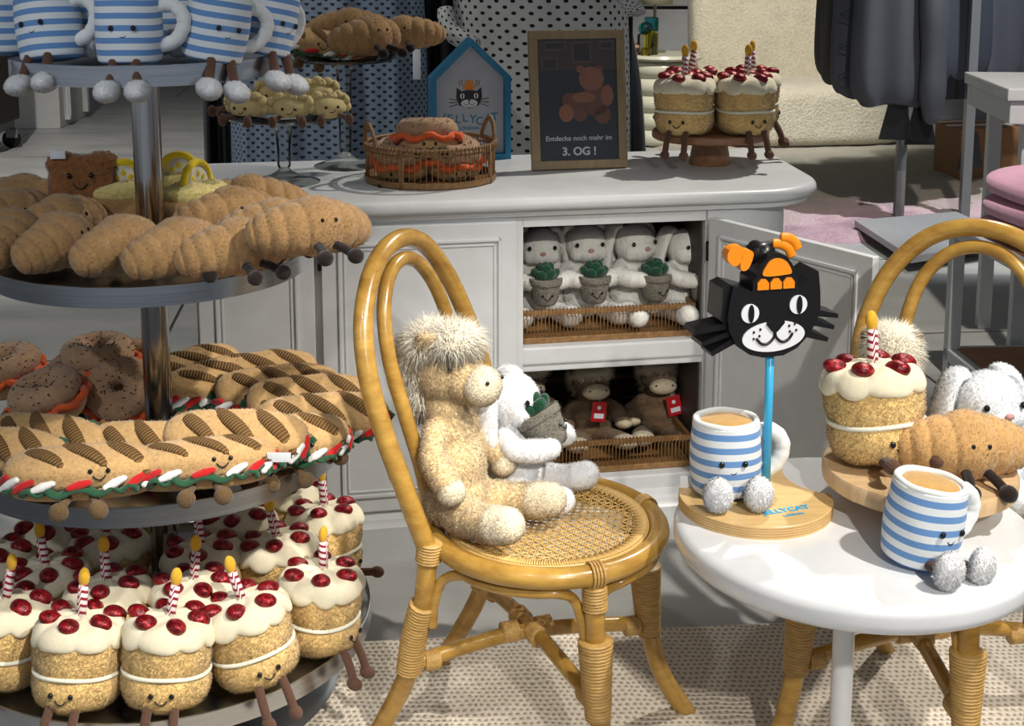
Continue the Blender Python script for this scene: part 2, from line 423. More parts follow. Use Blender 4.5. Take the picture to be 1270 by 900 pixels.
def smoothpts(pts, n=8, closed=False):
    P = [Vector(p) for p in pts]; out = []; m = len(P)
    rng = range(m if closed else m-1)
    for i in rng:
        if closed: p0, p1, p2, p3 = P[(i-1) % m], P[i], P[(i+1) % m], P[(i+2) % m]
        else: p0, p1, p2, p3 = P[max(i-1, 0)], P[i], P[i+1], P[min(i+2, m-1)]
        for k in range(n):
            t = k/n
            out.append(0.5*((2*p1)+(p2-p0)*t+(2*p0-5*p1+4*p2-p3)*t*t+(3*p1-p0-3*p2+p3)*t**3))
    if not closed: out.append(P[-1])
    return out
def lathe(mb, prof, seg=32, center=(0, 0, 0), mi=0, jit=None, close=False):
    vs = []; uv = []; n = len(prof); c = Vector(center)
    for i, (r, z) in enumerate(prof):
        for k in range(seg):
            a = 2*PI*k/seg; rr = max(r, 1e-5)
            dz = 0
            if jit: rr, dz = jit(rr, z, a)
            vs.append(c + Vector((rr*math.cos(a), rr*math.sin(a), z+dz))); uv.append((k/seg, i/(n-1)))
    fs = []
    for i in range(n-1):
        for k in range(seg):
            fs.append((i*seg+k, i*seg+(k+1) % seg, (i+1)*seg+(k+1) % seg, (i+1)*seg+k))
    if close:
        for k in range(seg): fs.append(((n-1)*seg+k, (n-1)*seg+(k+1) % seg, (k+1) % seg, k))
    else:
        fs.append(tuple(reversed(range(seg)))); fs.append(tuple((n-1)*seg+k for k in range(seg)))
    return mb.add(vs, fs, uv, mi)
def box(mb, lo, hi, mat=None, mi=0):
    x0, y0, z0 = lo; x1, y1, z1 = hi
    vs = [(x0, y0, z0), (x1, y0, z0), (x1, y1, z0), (x0, y1, z0), (x0, y0, z1), (x1, y0, z1), (x1, y1, z1), (x0, y1, z1)]
    if mat: vs = [mat @ Vector(v) for v in vs]
    return mb.add(vs, [(0, 3, 2, 1), (4, 5, 6, 7), (0, 1, 5, 4), (1, 2, 6, 5), (2, 3, 7, 6), (3, 0, 4, 7)], None, mi)
def rbox(mb, lo, hi, b=0.003, mat=None, mi=0):
    """box with chamfered edges"""
    bm = bmesh.new(); bmesh.ops.create_cube(bm, size=1)
    s = Vector(hi)-Vector(lo); c = (Vector(hi)+Vector(lo))/2
    for v in bm.verts: v.co = Vector((v.co.x*s.x, v.co.y*s.y, v.co.z*s.z))+c
    bmesh.ops.bevel(bm, geom=bm.edges[:], offset=min(b, min(s)*0.45), segments=2, affect='EDGES', profile=0.6)
    bm.verts.index_update()
    vs = [(mat @ v.co) if mat else v.co.copy() for v in bm.verts]; fs = [tuple(v.index for v in f.verts) for f in bm.faces]
    bm.free(); return mb.add(vs, fs, None, mi)
def ball(mb, c, r, rot=None, seg=16, rings=10, mi=0):
    rx, ry, rz = r if isinstance(r, (tuple, list)) else (r, r, r)
    m = Euler(rot).to_matrix() if rot else Matrix.Identity(3)
    vs = []; uv = []
    for i in range(rings+1):
        t = PI*i/rings
        if i in (0, rings):
            t = 0.001 if i == 0 else PI-0.001
        for k in range(seg):
            a = 2*PI*k/seg
            p = Vector((rx*math.sin(t)*math.cos(a), ry*math.sin(t)*math.sin(a), rz*math.cos(t)))
            vs.append(m @ p + Vector(c)); uv.append((k/seg, i/rings))
    fs = [((i+1)*seg+k, (i+1)*seg+(k+1) % seg, i*seg+(k+1) % seg, i*seg+k) for i in range(rings) for k in range(seg)]
    return mb.add(vs, fs, uv, mi)
def prism(mb, outline, y0, y1, mi=0):
    """outline in x,z extruded along y"""
    n = len(outline)
    vs = [(x, y0, z) for x, z in outline]+[(x, y1, z) for x, z in outline]
    fs = [tuple(range(n)), tuple(reversed(range(n, 2*n)))]+[(i, i+n, (i+1) % n+n, (i+1) % n) for i in range(n)]
    return mb.add(vs, fs, None, mi)
def offs(outline, d):
    n = len(outline); out = []
    for i in range(n):
        p = Vector(outline[i]); a = (p-Vector(outline[i-1])).normalized(); b = (Vector(outline[(i+1) % n])-p).normalized()
        na = Vector((a.y, -a.x)); nb = Vector((b.y, -b.x)); m = (na+nb)
        m = m/max(m.length_squared, 1e-6)*2
        out.append(p+m*d)
    return out
def slab(mb, outline, prof, mi=0):
    """outline ccw in x,y; prof = [(outward offset, z)] from bottom to top"""
    n = len(outline); vs = []
    for d, z in prof: vs += [(p.x, p.y, z) for p in offs(outline, d)]
    fs = [tuple(reversed(range(n)))]
    for j in range(len(prof)-1):
        for i in range(n):
            fs.append((j*n+i, j*n+(i+1) % n, (j+1)*n+(i+1) % n, (j+1)*n+i))
    fs.append(tuple((len(prof)-1)*n+i for i in range(n)))
    return mb.add(vs, fs, None, mi)
def fuse(mb, voxel, smooth=6, name='m'):
    """melts the overlapping shapes of mb into one continuous surface"""
    me = bpy.data.meshes.new(name); me.from_pydata(mb.v, [], mb.f); me.update()
    o = bpy.data.objects.new(name, me); C.objects.link(o)
    rm = o.modifiers.new('r', 'REMESH'); rm.mode = 'VOXEL'; rm.voxel_size = voxel
    if smooth:
        sm = o.modifiers.new('s', 'SMOOTH'); sm.iterations = smooth; sm.factor = 0.5
    dg = bpy.context.evaluated_depsgraph_get(); dg.update()
    out = bpy.data.meshes.new_from_object(o.evaluated_get(dg), depsgraph=dg)
    bpy.data.objects.remove(o); bpy.data.meshes.remove(me)
    out.polygons.foreach_set('use_smooth', [True]*len(out.polygons))
    out.name = name
    return out
def fuzz(me, n, length, width=0.0009, mess=0.5, bias=(0, 0, 0), seed=1, mask=None, name='fur', droop=0.0):
    """pile: short tapering hairs standing on the surface, shaded like the surface"""
    rg = np.random.default_rng(seed)
    nv = len(me.vertices); co = np.zeros(nv*3); me.vertices.foreach_get('co', co); co = co.reshape(-1, 3)
    vn = np.zeros(nv*3); me.vertices.foreach_get('normal', vn); vn = vn.reshape(-1, 3)
    me.calc_loop_triangles(); nt_ = len(me.loop_triangles)
    tr = np.zeros(nt_*3, dtype=np.int32); me.loop_triangles.foreach_get('vertices', tr); tr = tr.reshape(-1, 3)
    A, B, D = co[tr[:, 0]], co[tr[:, 1]], co[tr[:, 2]]
    ar = np.linalg.norm(np.cross(B-A, D-A), axis=1)
    if mask is not None: ar = ar*mask((A+B+D)/3)
    cum = np.cumsum(ar); t = np.searchsorted(cum, rg.random(n)*cum[-1]); t = np.minimum(t, nt_-1)
    u = rg.random((n, 1)); v = rg.random((n, 1)); sw = (u+v) > 1; u = np.where(sw, 1-u, u); v = np.where(sw, 1-v, v)
    P = A[t]*(1-u-v)+B[t]*u+D[t]*v
    Nn = vn[tr[t, 0]]*(1-u-v)+vn[tr[t, 1]]*u+vn[tr[t, 2]]*v
    Nn /= np.linalg.norm(Nn, axis=1, keepdims=True)+1e-9
    d = Nn+rg.normal(0, mess, (n, 3))+np.array(bias)
    d /= np.linalg.norm(d, axis=1, keepdims=True)
    side = np.cross(d, rg.normal(0, 1, (n, 3))); side /= np.linalg.norm(side, axis=1, keepdims=True)+1e-9
    L = length*(0.6+0.8*rg.random((n, 1)))
    p0 = P-Nn*length*0.05
    mid = p0+d*L*0.55; d2 = d+np.array([0, 0, -droop])+rg.normal(0, mess*0.4, (n, 3)); d2 /= np.linalg.norm(d2, axis=1, keepdims=True)
    tip = mid+d2*L*0.5; s2 = np.cross(d, side)
    w = width*(0.7+0.6*rg.random((n, 1)))
    def ringp(c, r): return [c+side*r*math.cos(q)+s2*r*math.sin(q) for q in (0, 2*PI/3, 4*PI/3)]
    vs = np.stack(ringp(p0, w)+ringp(mid, w*0.8)+[tip], 1).reshape(-1, 3)
    polys = [tuple(p.vertices) for p in me.polygons]
    B0 = nv+7*np.arange(n)
    quads = np.concatenate([np.stack([B0+k, B0+(k+1) % 3, B0+3+(k+1) % 3, B0+3+k], 1) for k in range(3)]).tolist()
    tris = np.concatenate([np.stack([B0+3+k, B0+3+(k+1) % 3, B0+6], 1) for k in range(3)]).tolist()
    out = bpy.data.meshes.new(name)
    out.from_pydata(co.tolist()+vs.tolist(), [], polys+quads+tris)
    out.polygons.foreach_set('use_smooth', [True]*len(out.polygons))
    jn = Nn+rg.normal(0, 0.13, (n, 3))
    allN = np.concatenate([vn, np.repeat(jn/np.linalg.norm(jn, axis=1, keepdims=True), 7, axis=0)])
    out.update()
    out.normals_split_custom_set_from_vertices(allN.tolist())
    bpy.data.meshes.remove(me)
    return out
def part(name, me, mat, parent):
    me.materials.clear(); me.materials.append(mat); return link(name, me, parent)
def text_mesh(s, size, mat, name='lettering', depth=0.0008, bold=0.0, align='CENTER'):
    cu = bpy.data.curves.new(name, 'FONT'); cu.body = s; cu.size = size; cu.extrude = depth
    cu.offset = bold; cu.align_x = align
    o = bpy.data.objects.new(name, cu); C.objects.link(o)
    dg = bpy.context.evaluated_depsgraph_get(); dg.update()
    me = bpy.data.meshes.new_from_object(o.evaluated_get(dg), depsgraph=dg)
    bpy.data.objects.remove(o); me.materials.clear(); me.materials.append(mat); me.name = name
    return me
def circle(n, r, c=(0, 0), rx=1.0): return [(c[0]+r*rx*math.cos(2*PI*i/n), c[1]+r*math.sin(2*PI*i/n)) for i in range(n)]
def smile(mb, c, w, d, r=0.0011, yaw=0.0, follow=None):
    """small stitched smile in the x,z plane facing -y, centred on c"""
    pts = []
    for i in range(9):
        t = -1+i/4; pts.append(Vector((c[0]+t*w, c[1]+abs(t)**2*0.0015, c[2]-d*(1-t*t)+d*0.5)))
    return rounded(mb, pts, r, 6)
def face(parent, c, gap, ew, sw, sd, drop, curve=0.0, mat=None, er=0.0042, my=0.0):
    """two bead eyes and a stitched smile as parts; c is the middle between the eyes on the front surface"""
    for s in (-1, 1):
        b = MB(); ball(b, (c[0]+s*gap, c[1]+curve, c[2]), (er, er*0.8, er*1.1), seg=10, rings=8); b.build('eye', MT['eye'], parent)
    b = MB(); smile(b, (c[0], c[1]+my, c[2]-drop), sw, sd); b.build('mouth', MT['thread'], parent)
# ------------------------------------------------------------------ the setting
b = MB(); b.add([(-9, -1, 0), (9, -1, 0), (9, 15, 0), (-9, 15, 0)], [(0, 1, 2, 3)]); struct(b.build('floor', MT['floor'], smooth=False))
b = MB(); box(b, (-9, 14.9, 0), (9, 15, 3.8)); struct(b.build('wall_back', MT['wall_grey'], smooth=False))
b = MB(); box(b, (-9, -1, 3.8), (9, 15, 3.9)); struct(b.build('ceiling', MT['wall_white'], smooth=False))
# low grey display wall behind the lamp, with its dark shadow gap
t = thing('display_plinth', 'long low grey panelled display plinth behind the table lamp', 'plinth', (1.5, 10.3, 0))
b = MB(); rbox(b, (-0.75, 0, 0), (2.6, 0.5, 0.86), 0.01); b.build('body', MT['wall_grey'], t, False)
b = MB(); rbox(b, (-0.78, -0.02, 0.885), (2.63, 0.5, 1.3), 0.01); b.build('upper_panel', MT['wall_grey'], t, False)
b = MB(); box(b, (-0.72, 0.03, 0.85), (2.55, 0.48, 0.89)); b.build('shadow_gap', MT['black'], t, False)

# white plinth cabinet at the far left
t = thing('white_pedestal', 'white panelled pedestal standing on the tiles at far left', 'pedestal', (-3.38, 9.85, 0), R(2))
b = MB(); rbox(b, (-0.62, 0, 0), (0.02, 0.7, 1.25), 0.006); b.build('body', MT['wall_white'], t, False)
b = MB()
for x in (0.025, 0.055): rbox(b, (x-0.008, 0.12, 0.08), (x+0.012, 0.14, 1.2), 0.003)
for y in (0.12, 0.6): rbox(b, (0.02, y, 0.05), (0.06, y+0.05, 1.25), 0.003)
b.build('side_moulding', MT['white_paint'], t, False)
t = thing('rolling_rack', 'grey wheeled metal rack cut off by the left picture edge', 'rack', (-3.42, 8.6, 0))
b = MB(); rbox(b, (-0.5, -0.2, 0.13), (0.06, 0.35, 0.2), 0.008); b.build('base_shelf', MT['grey_metal'], t, False)
for x, y in ((0.02, -0.18), (0.02, 0.3)):
    b = MB(); rbox(b, (x-0.02, y, 0.16), (x+0.02, y+0.03, 1.6), 0.004); b.build('post', MT['grey_metal'], t, False)
b = MB(); rbox(b, (0.06, -0.1, 0.2), (0.12, 0.3, 1.5), 0.02); b.build('side_panel', plain('dark_brown_panel', srgb(44, 34, 28), 0.6), t, False)
for x, y in ((0.03, -0.16), (0.05, 0.3)):
    b = MB(); lathe(b, [(0.02, -0.015), (0.055, -0.015), (0.062, -0.006), (0.062, 0.006), (0.055, 0.015), (0.02, 0.015)], 20)
    b.xf(Matrix.Translation((x, y, 0.062)) @ Matrix.Rotation(PI/2, 4, 'X') @ Matrix.Identity(4))
    w = b.build('caster', MT['dark_metal'], t)
    b = MB(); rbox(b, (x-0.03, y-0.025, 0.07), (x+0.05, y+0.025, 0.135), 0.006); b.build('caster_fork', MT['grey_metal'], w, False)

# jute rug and pastel rug
b = MB(); box(b, (-0.95, -1.35, 0.0), (2.2, 0.0, 0.012)); o = b.build('jute_rug', MT['jute'], smooth=False)
o.location = (0.0, 2.47, 0); o.rotation_euler = (0, 0, R(5)); tag(o, 'loose woven natural jute rug under the chairs and table', 'rug')
b = MB(); N = 46
vs = []; rr = random.Random(3)
for j in range(N+1):
    for i in range(N+1):
        x = -1.7+3.4*i/N; y = -1.95+3.9*j/N; e = min(i, j, N-i, N-j)
        vs.append((x+(rr.uniform(-.03, .03) if e == 0 else 0), y+(rr.uniform(-.03, .03) if e == 0 else 0), 0.0 if e == 0 else 0.03+rr.uniform(0, 0.012)))
b.add(vs, [(j*(N+1)+i, j*(N+1)+i+1, (j+1)*(N+1)+i+1, (j+1)*(N+1)+i) for j in range(N) for i in range(N)])
o = b.build('shag_rug', MT['rug']); o.location = (2.75, 8.1, 0); o.rotation_euler = (0, 0, R(6)); tag(o, 'faded pink and beige shaggy rug in front of the cream armchair', 'rug')

# ------------------------------------------------------------------ boucle lounge chair
t = thing('armchair', 'cream boucle lounge chair with a wide curved back', 'armchair', (1.98, 9.22, 0), R(0))
m = MB()
def sup(mb, c, r, e=0.35, seg=32, rings=20, rot=None):
    M3 = Euler(rot).to_matrix() if rot else Matrix.Identity(3)
    sg = lambda v: math.copysign(abs(v)**e, v)
    vs = []
    for i in range(rings+1):
        p = -PI/2+PI*i/rings; p = max(min(p, PI/2-0.01), -PI/2+0.01)
        for k in range(seg):
            a = 2*PI*k/seg
            vs.append(M3 @ Vector((r[0]*sg(math.cos(p))*sg(math.cos(a)), r[1]*sg(math.cos(p))*sg(math.sin(a)), r[2]*sg(math.sin(p))))+Vector(c))
    fs = [(i*seg+k, i*seg+(k+1) % seg, (i+1)*seg+(k+1) % seg, (i+1)*seg+k) for i in range(rings) for k in range(seg)]
    fs += [tuple(reversed(range(seg))), tuple(rings*seg+k for k in range(seg))]
    return mb.add(vs, fs)
m = MB(); sup(m, (0.0, 0.0, 0.235), (0.64, 0.56, 0.215), 0.32, rot=(0, 0, R(8))); sup(m, (0.02, 0.0, 0.16), (0.60, 0.52, 0.13), 0.4, rot=(0, 0, R(8)))
me = fuse(m, 0.025, 5, 'seat'); part('seat', me, MT['boucle'], t)
m = MB(); sup(m, (-0.16, 0.30, 0.70), (0.56, 0.17, 0.44), 0.30, rot=(R(-12), 0, R(2)))
for i in range(6):
    f = i/5; ball(m, (0.36+0.22*f, 0.28-0.34*f, 0.66-0.06*f), (0.16, 0.16, 0.40-0.1*f), seg=16, rings=12)
me = fuse(m, 0.025, 5, 'backrest'); part('backrest', me, MT['boucle'], t)
b = MB(); slab(b, circle(40, 0.5, (0.03, 0.05), 1.05), [(0, 0), (0, 0.04)]); b.build('plinth_base', MT['black'], t, False)

# round ribbed side table, lamp and perfume-like glass pieces
st = thing('side_table', 'cream stacked-ring side table with the lamp on it', 'side table', (1.03, 9.1, 0))
b = MB(); pr = []
for k in range(5):
    for a in range(-70, 71, 20): pr.append((0.19+0.05*math.cos(R(a)), 0.062+0.116*k+0.056*math.sin(R(a))))
pr = [(0.0, 0.0)]+pr+[(0.0, 0.59)]
lathe(b, pr, 40); b.build('ribbed_body', MT['cream_lacquer'], st, sharp=40)
b = MB(); lathe(b, [(0, 0.585), (0.26, 0.585), (0.272, 0.60), (0.26, 0.62), (0, 0.62)], 40); b.build('tabletop', MT['cream_lacquer'], st, sharp=40)
t = thing('table_lamp', 'slim table lamp with an olive beige drum shade', 'lamp', (0.98, 9.2, 0.62))
b = MB(); lathe(b, [(0, 0), (0.08, 0), (0.08, 0.012), (0.012, 0.02), (0.011, 0.34), (0, 0.34)], 20); b.build('stem', plain('lamp_stem', srgb(140, 134, 112), 0.4, 0.5), t, sharp=40)
b = MB(); lathe(b, [(0.115, 0.33), (0.125, 0.33), (0.105, 0.60), (0.095, 0.60)], 32, close=True); b.build('lamp_shade', MT['lamp_shade'], t)
g1 = glass('teal_glass', (0.02, 0.35, 0.38)); g2 = glass('yellow_glass', (0.95, 0.8, 0.05)); g3 = glass('pink_glass', (0.95, 0.6, 0.5))
for nm, lab, px, py, mat, r, h, rnd in (
        ('perfume_bottle', 'clear glass bottle with a square teal cap on the side table', 825, 82, g1, 0.05, 0.24, 0),
        ('glass_vase', 'round teal and clear glass vase left of the square capped bottle', 815, 80, MT['glass'], 0.055, 0.22, 0),
        ('glass_cube', 'yellow glass tumbler at the foot of the teal vase', 818, 83, g2, 0.035, 0.08, 0),
        ('glass_bead', 'pink glass sphere at the left edge of the side table', 803, 83, g3, 0.04, 0.07, 1)):
    p = at_z(px, py, 0.62); p.y = min(p.y, 9.2)
    t = thing(nm, lab, 'glass ornament', (p.x, 8.98 if rnd else 9.02, 0.62))
    if nm == 'glass_cube': t.location.y = 8.93
    b = MB()
    if rnd: ball(b, (0, 0, r), r)
    else: lathe(b, [(0, 0), (r*0.9, 0), (r, 0.01), (r, h*0.6), (r*0.7, h*0.66), (0, h*0.66)], 20)
    b.build('body', mat if nm != 'perfume_bottle' else g2, t, sharp=40)
    if nm == 'perfume_bottle':
        b = MB(); rbox(b, (-0.045, -0.045, h*0.66), (0.045, 0.045, h*1.05), 0.01); b.build('cap', g1, t)
    if nm == 'glass_vase':
        b = MB(); ball(b, (0, 0, h*0.8), (0.05, 0.05, 0.045)); b.build('stopper', g1, t)

# ------------------------------------------------------------------ right: jackets on a rack, white table, sweaters
t = thing('garment_rack', 'steel garment rack on a flat grey base plate holding dark jackets', 'rack', (0, 0, 0))
b = MB()
q = [at_z(1060, 273, 0.075), at_z(1130, 318, 0.075), at_z(1262, 298, 0.075), at_z(1186, 262, 0.075)]
slab(b, [(p.x, p.y) for p in q], [(0, 0.046), (0, 0.075)]); b.build('base_plate', MT['grey_plate'], t, False)
for px, py in ((1114, 270), (1195, 274)):
    p = at_z(px, py, 0.03); b = MB(); rbox(b, (p.x-0.022, p.y-0.022, 0.03), (p.x+0.022, p.y+0.022, 1.75), 0.003); b.build('post', MT['grey_metal'], t, False)
p = at_z(1114, 270, 0.03); p2 = at_z(1195, 274, 0.03)
b = MB(); tube(b, [p+Vector((-0.35, -0.05, 1.7)), p2+Vector((0.9, 0.05, 1.7))], 0.018); b.build('rail', MT['grey_metal'], t)
def garment(name, label, cat, secs, mat, parent=None, folds=7, amp=0.25, seed=0, group=None, seg=64, pat=False):
    """hanging cloth: closed folded cross-section lofted from hem to shoulders; secs = (x, y, z, half width, half depth)"""
    rg = random.Random(seed); ph = [rg.uniform(0, 6.28) for _ in range(4)]
    mb = MB(); vs = []; uv = []
    S = smoothpts([Vector(s[:3]) for s in secs], 5); W = smoothpts([Vector((s[3], s[4], 0)) for s in secs], 5)
    n = len(S); per = 0
    for i in range(n):
        hw, hd = W[i].x, W[i].y; k1 = (1-i/n)**0.7
        for k in range(seg+1):
            a = 2*PI*k/seg
            f = 1+amp*k1*(math.sin(folds*a+ph[0]+0.6*math.sin(i*0.13))+0.5*math.sin((folds*2-1)*a+ph[1]+i*0.05))
            x = S[i].x+hw*math.cos(a)*(1+0.06*(f-1)); y = S[i].y+hd*math.sin(a)*f
            z = S[i].z+(0.012*math.sin(3*a+ph[2]) if i == 0 else 0)
            vs.append((x, y, z)); uv.append((k/seg*4.2*W[n//2].x, z))
    for i in range(n-1):
        for k in range(seg):
            mb.f.append((i*(seg+1)+k, i*(seg+1)+k+1, (i+1)*(seg+1)+k+1, (i+1)*(seg+1)+k))
    mb.v = vs; mb.uv = uv; mb.mi = [0]*len(mb.f)
    mb.add(vs[-(seg+1):-1], [tuple(range(seg))]); 
    mb.add(vs[:seg], [tuple(reversed(range(seg)))], None, 0)
    o = mb.build(name, mat, parent)
    if not parent: tag(o, label, cat, group)
    return o
def sleeve(parent, pts, r, mat, seed=0, gath=0.12):
    rg = random.Random(seed); P = smoothpts(pts, 8); n = len(P)
    rs = [r*(1-0.25*i/n)*(1+gath*0.5*math.sin(i*1.3+seed)) for i in range(n)]
    rs[-1] *= 0.75; rs[-2] *= 0.85
    b = MB(); rounded(b, P, rs, 14); return b.build('sleeve', mat, parent)
# px of hem middle, bottom y, depth, colour, label
JK = [(1052, 96, 6.9, 0.18, 'jacket_olive', 'dark olive coat hanging at the left end of the rack', 0.10),
      (1072, 118, 6.55, 0.17, 'jacket', 'quilted charcoal jacket hanging second from the left on the rack', 0.10),
      (1105, 128, 6.35, 0.20, 'jacket', 'dark grey jacket with a long puffy sleeve above the black tags', 0.13),
      (1165, 98, 6.6, 0.24, 'jacket_navy', 'navy jacket with a curved hem in the middle of the rack', 0.14),
      (1215, 105, 6.75, 0.2, 'jacket', 'slate jacket hanging right of the curved hem jacket', 0.13),
      (1256, 100, 6.95, 0.2, 'jacket_navy', 'dark navy jacket hanging at the right picture edge', 0.12)]
for i, (px, py, Y, hw, mt, lab, hd) in enumerate(JK):
    p = at_y(px, py, Y); t = thing('jacket', lab, 'jacket', (p.x, Y, p.z), 0, 'jackets on the garment rack')
    top = 1.66-p.z
    garment('body', '', '', [(0, 0, 0, hw*0.75, hd), (0, 0, 0.12, hw, hd*1.15), (0, 0, top*0.6, hw*0.95, hd), (0, 0, top*0.93, hw*0.9, hd*0.7), (0, 0, top, hw*0.5, hd*0.3)], MT[mt], t, 4, 0.14, i, seg=56)
    if i in (0, 1, 2, 3):
        sx = {0: -0.11, 1: -0.03, 2: 0.13, 3: -0.22}[i]
        sleeve(t, [(sx*0.6, -hd*0.7, top*0.92), (sx, -hd*1.25, top*0.5), (sx*1.1, -hd*1.3, 0.02+(-0.06 if i in (2,) else 0.0))], 0.075, MT[mt], i)
    if i == 1:
        b = MB()
        for k in range(5):
            for s in (-1, 1):
                tube(b, [(-hw*0.95, -hd*1.0, 0.1+k*0.15), (0, -hd*1.42, 0.1+k*0.15+s*0.1), (hw*0.9, -hd*1.0, 0.1+k*0.15)], 0.003, 6)
        b.build('quilting_seam', MT['jacket_navy'], t)
for i, (px, py, w, lab) in enumerate(((1112, 150, 0.16, 'wide black swing tag hanging below the grey jacket sleeve'), (1142, 156, 0.15, 'long black swing tag right of the wide one below the sleeve'),
                                      (1188, 100, 0.13, 'small black swing tag below the navy jacket'), (1204, 186, 0.16, 'black swing tag hanging behind the right rack post'))):
    p = at_y(px, py, 6.25 if i < 2 else 6.45); t = thing('swing_tag', lab, 'tag', p, R(14*(i-1)), 'black swing tags under the jackets')
    b = MB(); prism(b, [(-w*0.5, -0.09), (w*0.5, -0.09), (w*0.25, 0.09), (-w*0.25, 0.09)], -0.004, 0.004); b.build('card', MT['black'], t, False)
    b = MB(); tube(b, [(0, 0, 0.08), (0.005, 0.0, 0.3 if i < 3 else 0.62)], 0.002, 6); b.build('cord', MT['black'], t)
# white retail table at the right edge
tb = thing('display_table', 'white square-legged display table at the right edge', 'table', (0, 0, 0))
Mt = Matrix.Translation((1.61, 4.74, 0)) @ Matrix.Rotation(R(-5), 4, 'Z')
b = MB(); rbox(b, (0, -0.56, 0.875), (1.2, 0, 0.915), 0.005, Mt); b.build('tabletop', MT['white_paint'], tb, False)
b = MB(); rbox(b, (0.012, -0.55, 0.80), (1.18, -0.012, 0.873), 0.004, Mt); b.build('apron', MT['white_paint'], tb, False)
for x, y in ((0.07, -0.10), (0.07, -0.5), (1.1, -0.10), (1.1, -0.5)):
    b = MB(); rbox(b, (x, y, 0), (x+0.045, y+0.045, 0.80), 0.003, Mt); b.build('leg', MT['white_paint'], tb, False)
b = MB(); rbox(b, (0.115, -0.09, 0.36), (1.1, -0.065, 0.385), 0.003, Mt); b.build('crossbar', MT['white_paint'], tb, False)
b = MB(); rbox(b, (0.2, -0.5, 0.905), (1.0, -0.06, 0.918), 0.002, Mt); b.build('inset', MT['cardboard'], tb, False)
# lower white nesting table with wooden shelves and the sweaters
tl = thing('nesting_table', 'low white framed nesting table with brown wooden shelves', 'table', (0, 0, 0))
Mn = Matrix.Translation((1.385, 4.14, 0)) @ Matrix.Rotation(R(3), 4, 'Z')
for z, w in ((0.455, 0.04), (0.05, 0.04)):
    b = MB(); rbox(b, (0, -0.8, z), (1.1, 0, z+w), 0.004, Mn); b.build('shelf_frame', MT['white_paint'], tl, False)
    b = MB(); rbox(b, (0.03, -0.77, z+0.01), (1.07, -0.03, z+w+0.003), 0.002, Mn); b.build('shelf', MT['shelf_wood'], tl, False)
for x, y in ((0, -0.04), (0, -0.8), (1.06, -0.8), (1.06, -0.04)):
    b = MB(); rbox(b, (x, y, 0), (x+0.04, y+0.04, 0.455), 0.003, Mn); b.build('leg', MT['white_paint'], tl, False)
for i in range(3):
    p = Mn @ Vector((0.310+0.008*i, -0.30, 0.502+i*0.063))
    m = MB(); sup(m, (0, 0, 0.029), (0.29, 0.21, 0.034), 0.45, seg=40); 
    ball(m, (0, -0.20, 0.03), (0.28, 0.035, 0.026), seg=24)
    for k in range(60):
        a = random.uniform(0, 6.28)
    m.v = [(x*(1+0.02*math.sin(7*y+i)), y+0.008*math.sin(9*x+2*i), z+0.006*math.sin(11*x+5*y+i)+(0.012*math.cos(5*x) if i == 2 and z > 0.03 else 0)) for x, y, z in m.v]
    o = m.build('folded_sweater', MT['pink_knit']); o.location = p; o.rotation_euler = (0, 0, R(4+3*i))
    tag(o, ('folded pink sweater at the bottom of the stack on the white frame', 'folded pink sweater in the middle of the stack', 'folded pink sweater on top of the stack')[i], 'sweater', 'folded pink sweaters')
t = thing('cardboard_box', 'brown cardboard box on the floor behind the white display table', 'box', (2.72, 7.7, 0.02), R(10))
b = MB(); rbox(b, (-0.2, -0.15, 0), (0.2, 0.15, 0.3), 0.004); b.build('body', MT['cardboard'], t, False)
b = MB(); rbox(b, (-0.2, -0.025, 0.3), (0.2, 0.025, 0.303), 0.001); b.build('tape', MT['tag_white'], t, False)

# ------------------------------------------------------------------ garments behind the cabinet
rk = thing('clothes_rail', 'dark metal clothes rail above the dresses behind the cabinet', 'rail', (0, 0, 0))
b = MB(); tube(b, [(-1.2, 4.12, 1.62), (0.7, 4.42, 1.62)], 0.014); b.build('rail', MT['dark_metal'], rk)
for x, y in ((-0.62, 4.23), (0.38, 4.36)):
    b = MB(); tube(b, [(x, y, 0.0), (x, y, 1.62)], 0.014); b.build('post', MT['dark_metal'], rk)
    b = MB(); rbox(b, (x-0.02, y-0.2, 0), (x+0.02, y+0.2, 0.02), 0.004); b.build('foot', MT['dark_metal'], rk)
def hx(px, Y, z=1.15): # x for a column of the picture at depth Y
    return (px-CX0)/FPX*(Y*_c+(HC-z)*_s)
Yd = 4.2
xa, xb = hx(283, Yd), hx(530, Yd)
garment('heart_print_dress', 'blue grey dress printed with small dark hearts, behind the glass cake stands', 'dress',
        [((xa+xb)/2, Yd, 0.25, (xb-xa)/2, 0.12), ((xa+xb)/2, Yd, 0.8, (xb-xa)/2, 0.11), ((xa+xb)/2, Yd, 1.2, (xb-xa)/2*0.97, 0.10), ((xa+xb)/2, Yd, 1.5, (xb-xa)/2*0.8, 0.08), ((xa+xb)/2, Yd, 1.6, 0.1, 0.03)],
        MT['hearts'], folds=11, amp=0.16, seed=5, seg=150)
dr = C.objects['heart_print_dress']
p = at_y(517, 80, Yd-0.17); b = MB(); rbox(b, (p.x-0.012, p.y-0.003, p.z-0.045), (p.x+0.012, p.y+0.003, p.z+0.045), 0.001)
o = b.build('price_tag', MT['tag_white'], dr)
b = MB(); tube(b, [(p.x, p.y, p.z+0.04), (p.x+0.003, p.y+0.02, p.z+0.14)], 0.001, 6); b.build('tag_string', MT['tag_white'], o)
x0 = hx(272, 4.3); garment('black_dress', 'black dress hanging left of the heart print dress', 'dress',
        [(x0, 4.35, 0.3, 0.07, 0.16), (x0, 4.35, 0.9, 0.065, 0.15), (x0+0.01, 4.33, 1.3, 0.06, 0.13), (x0+0.02, 4.3, 1.58, 0.04, 0.05)], MT['black'], folds=5, amp=0.2, seed=2)
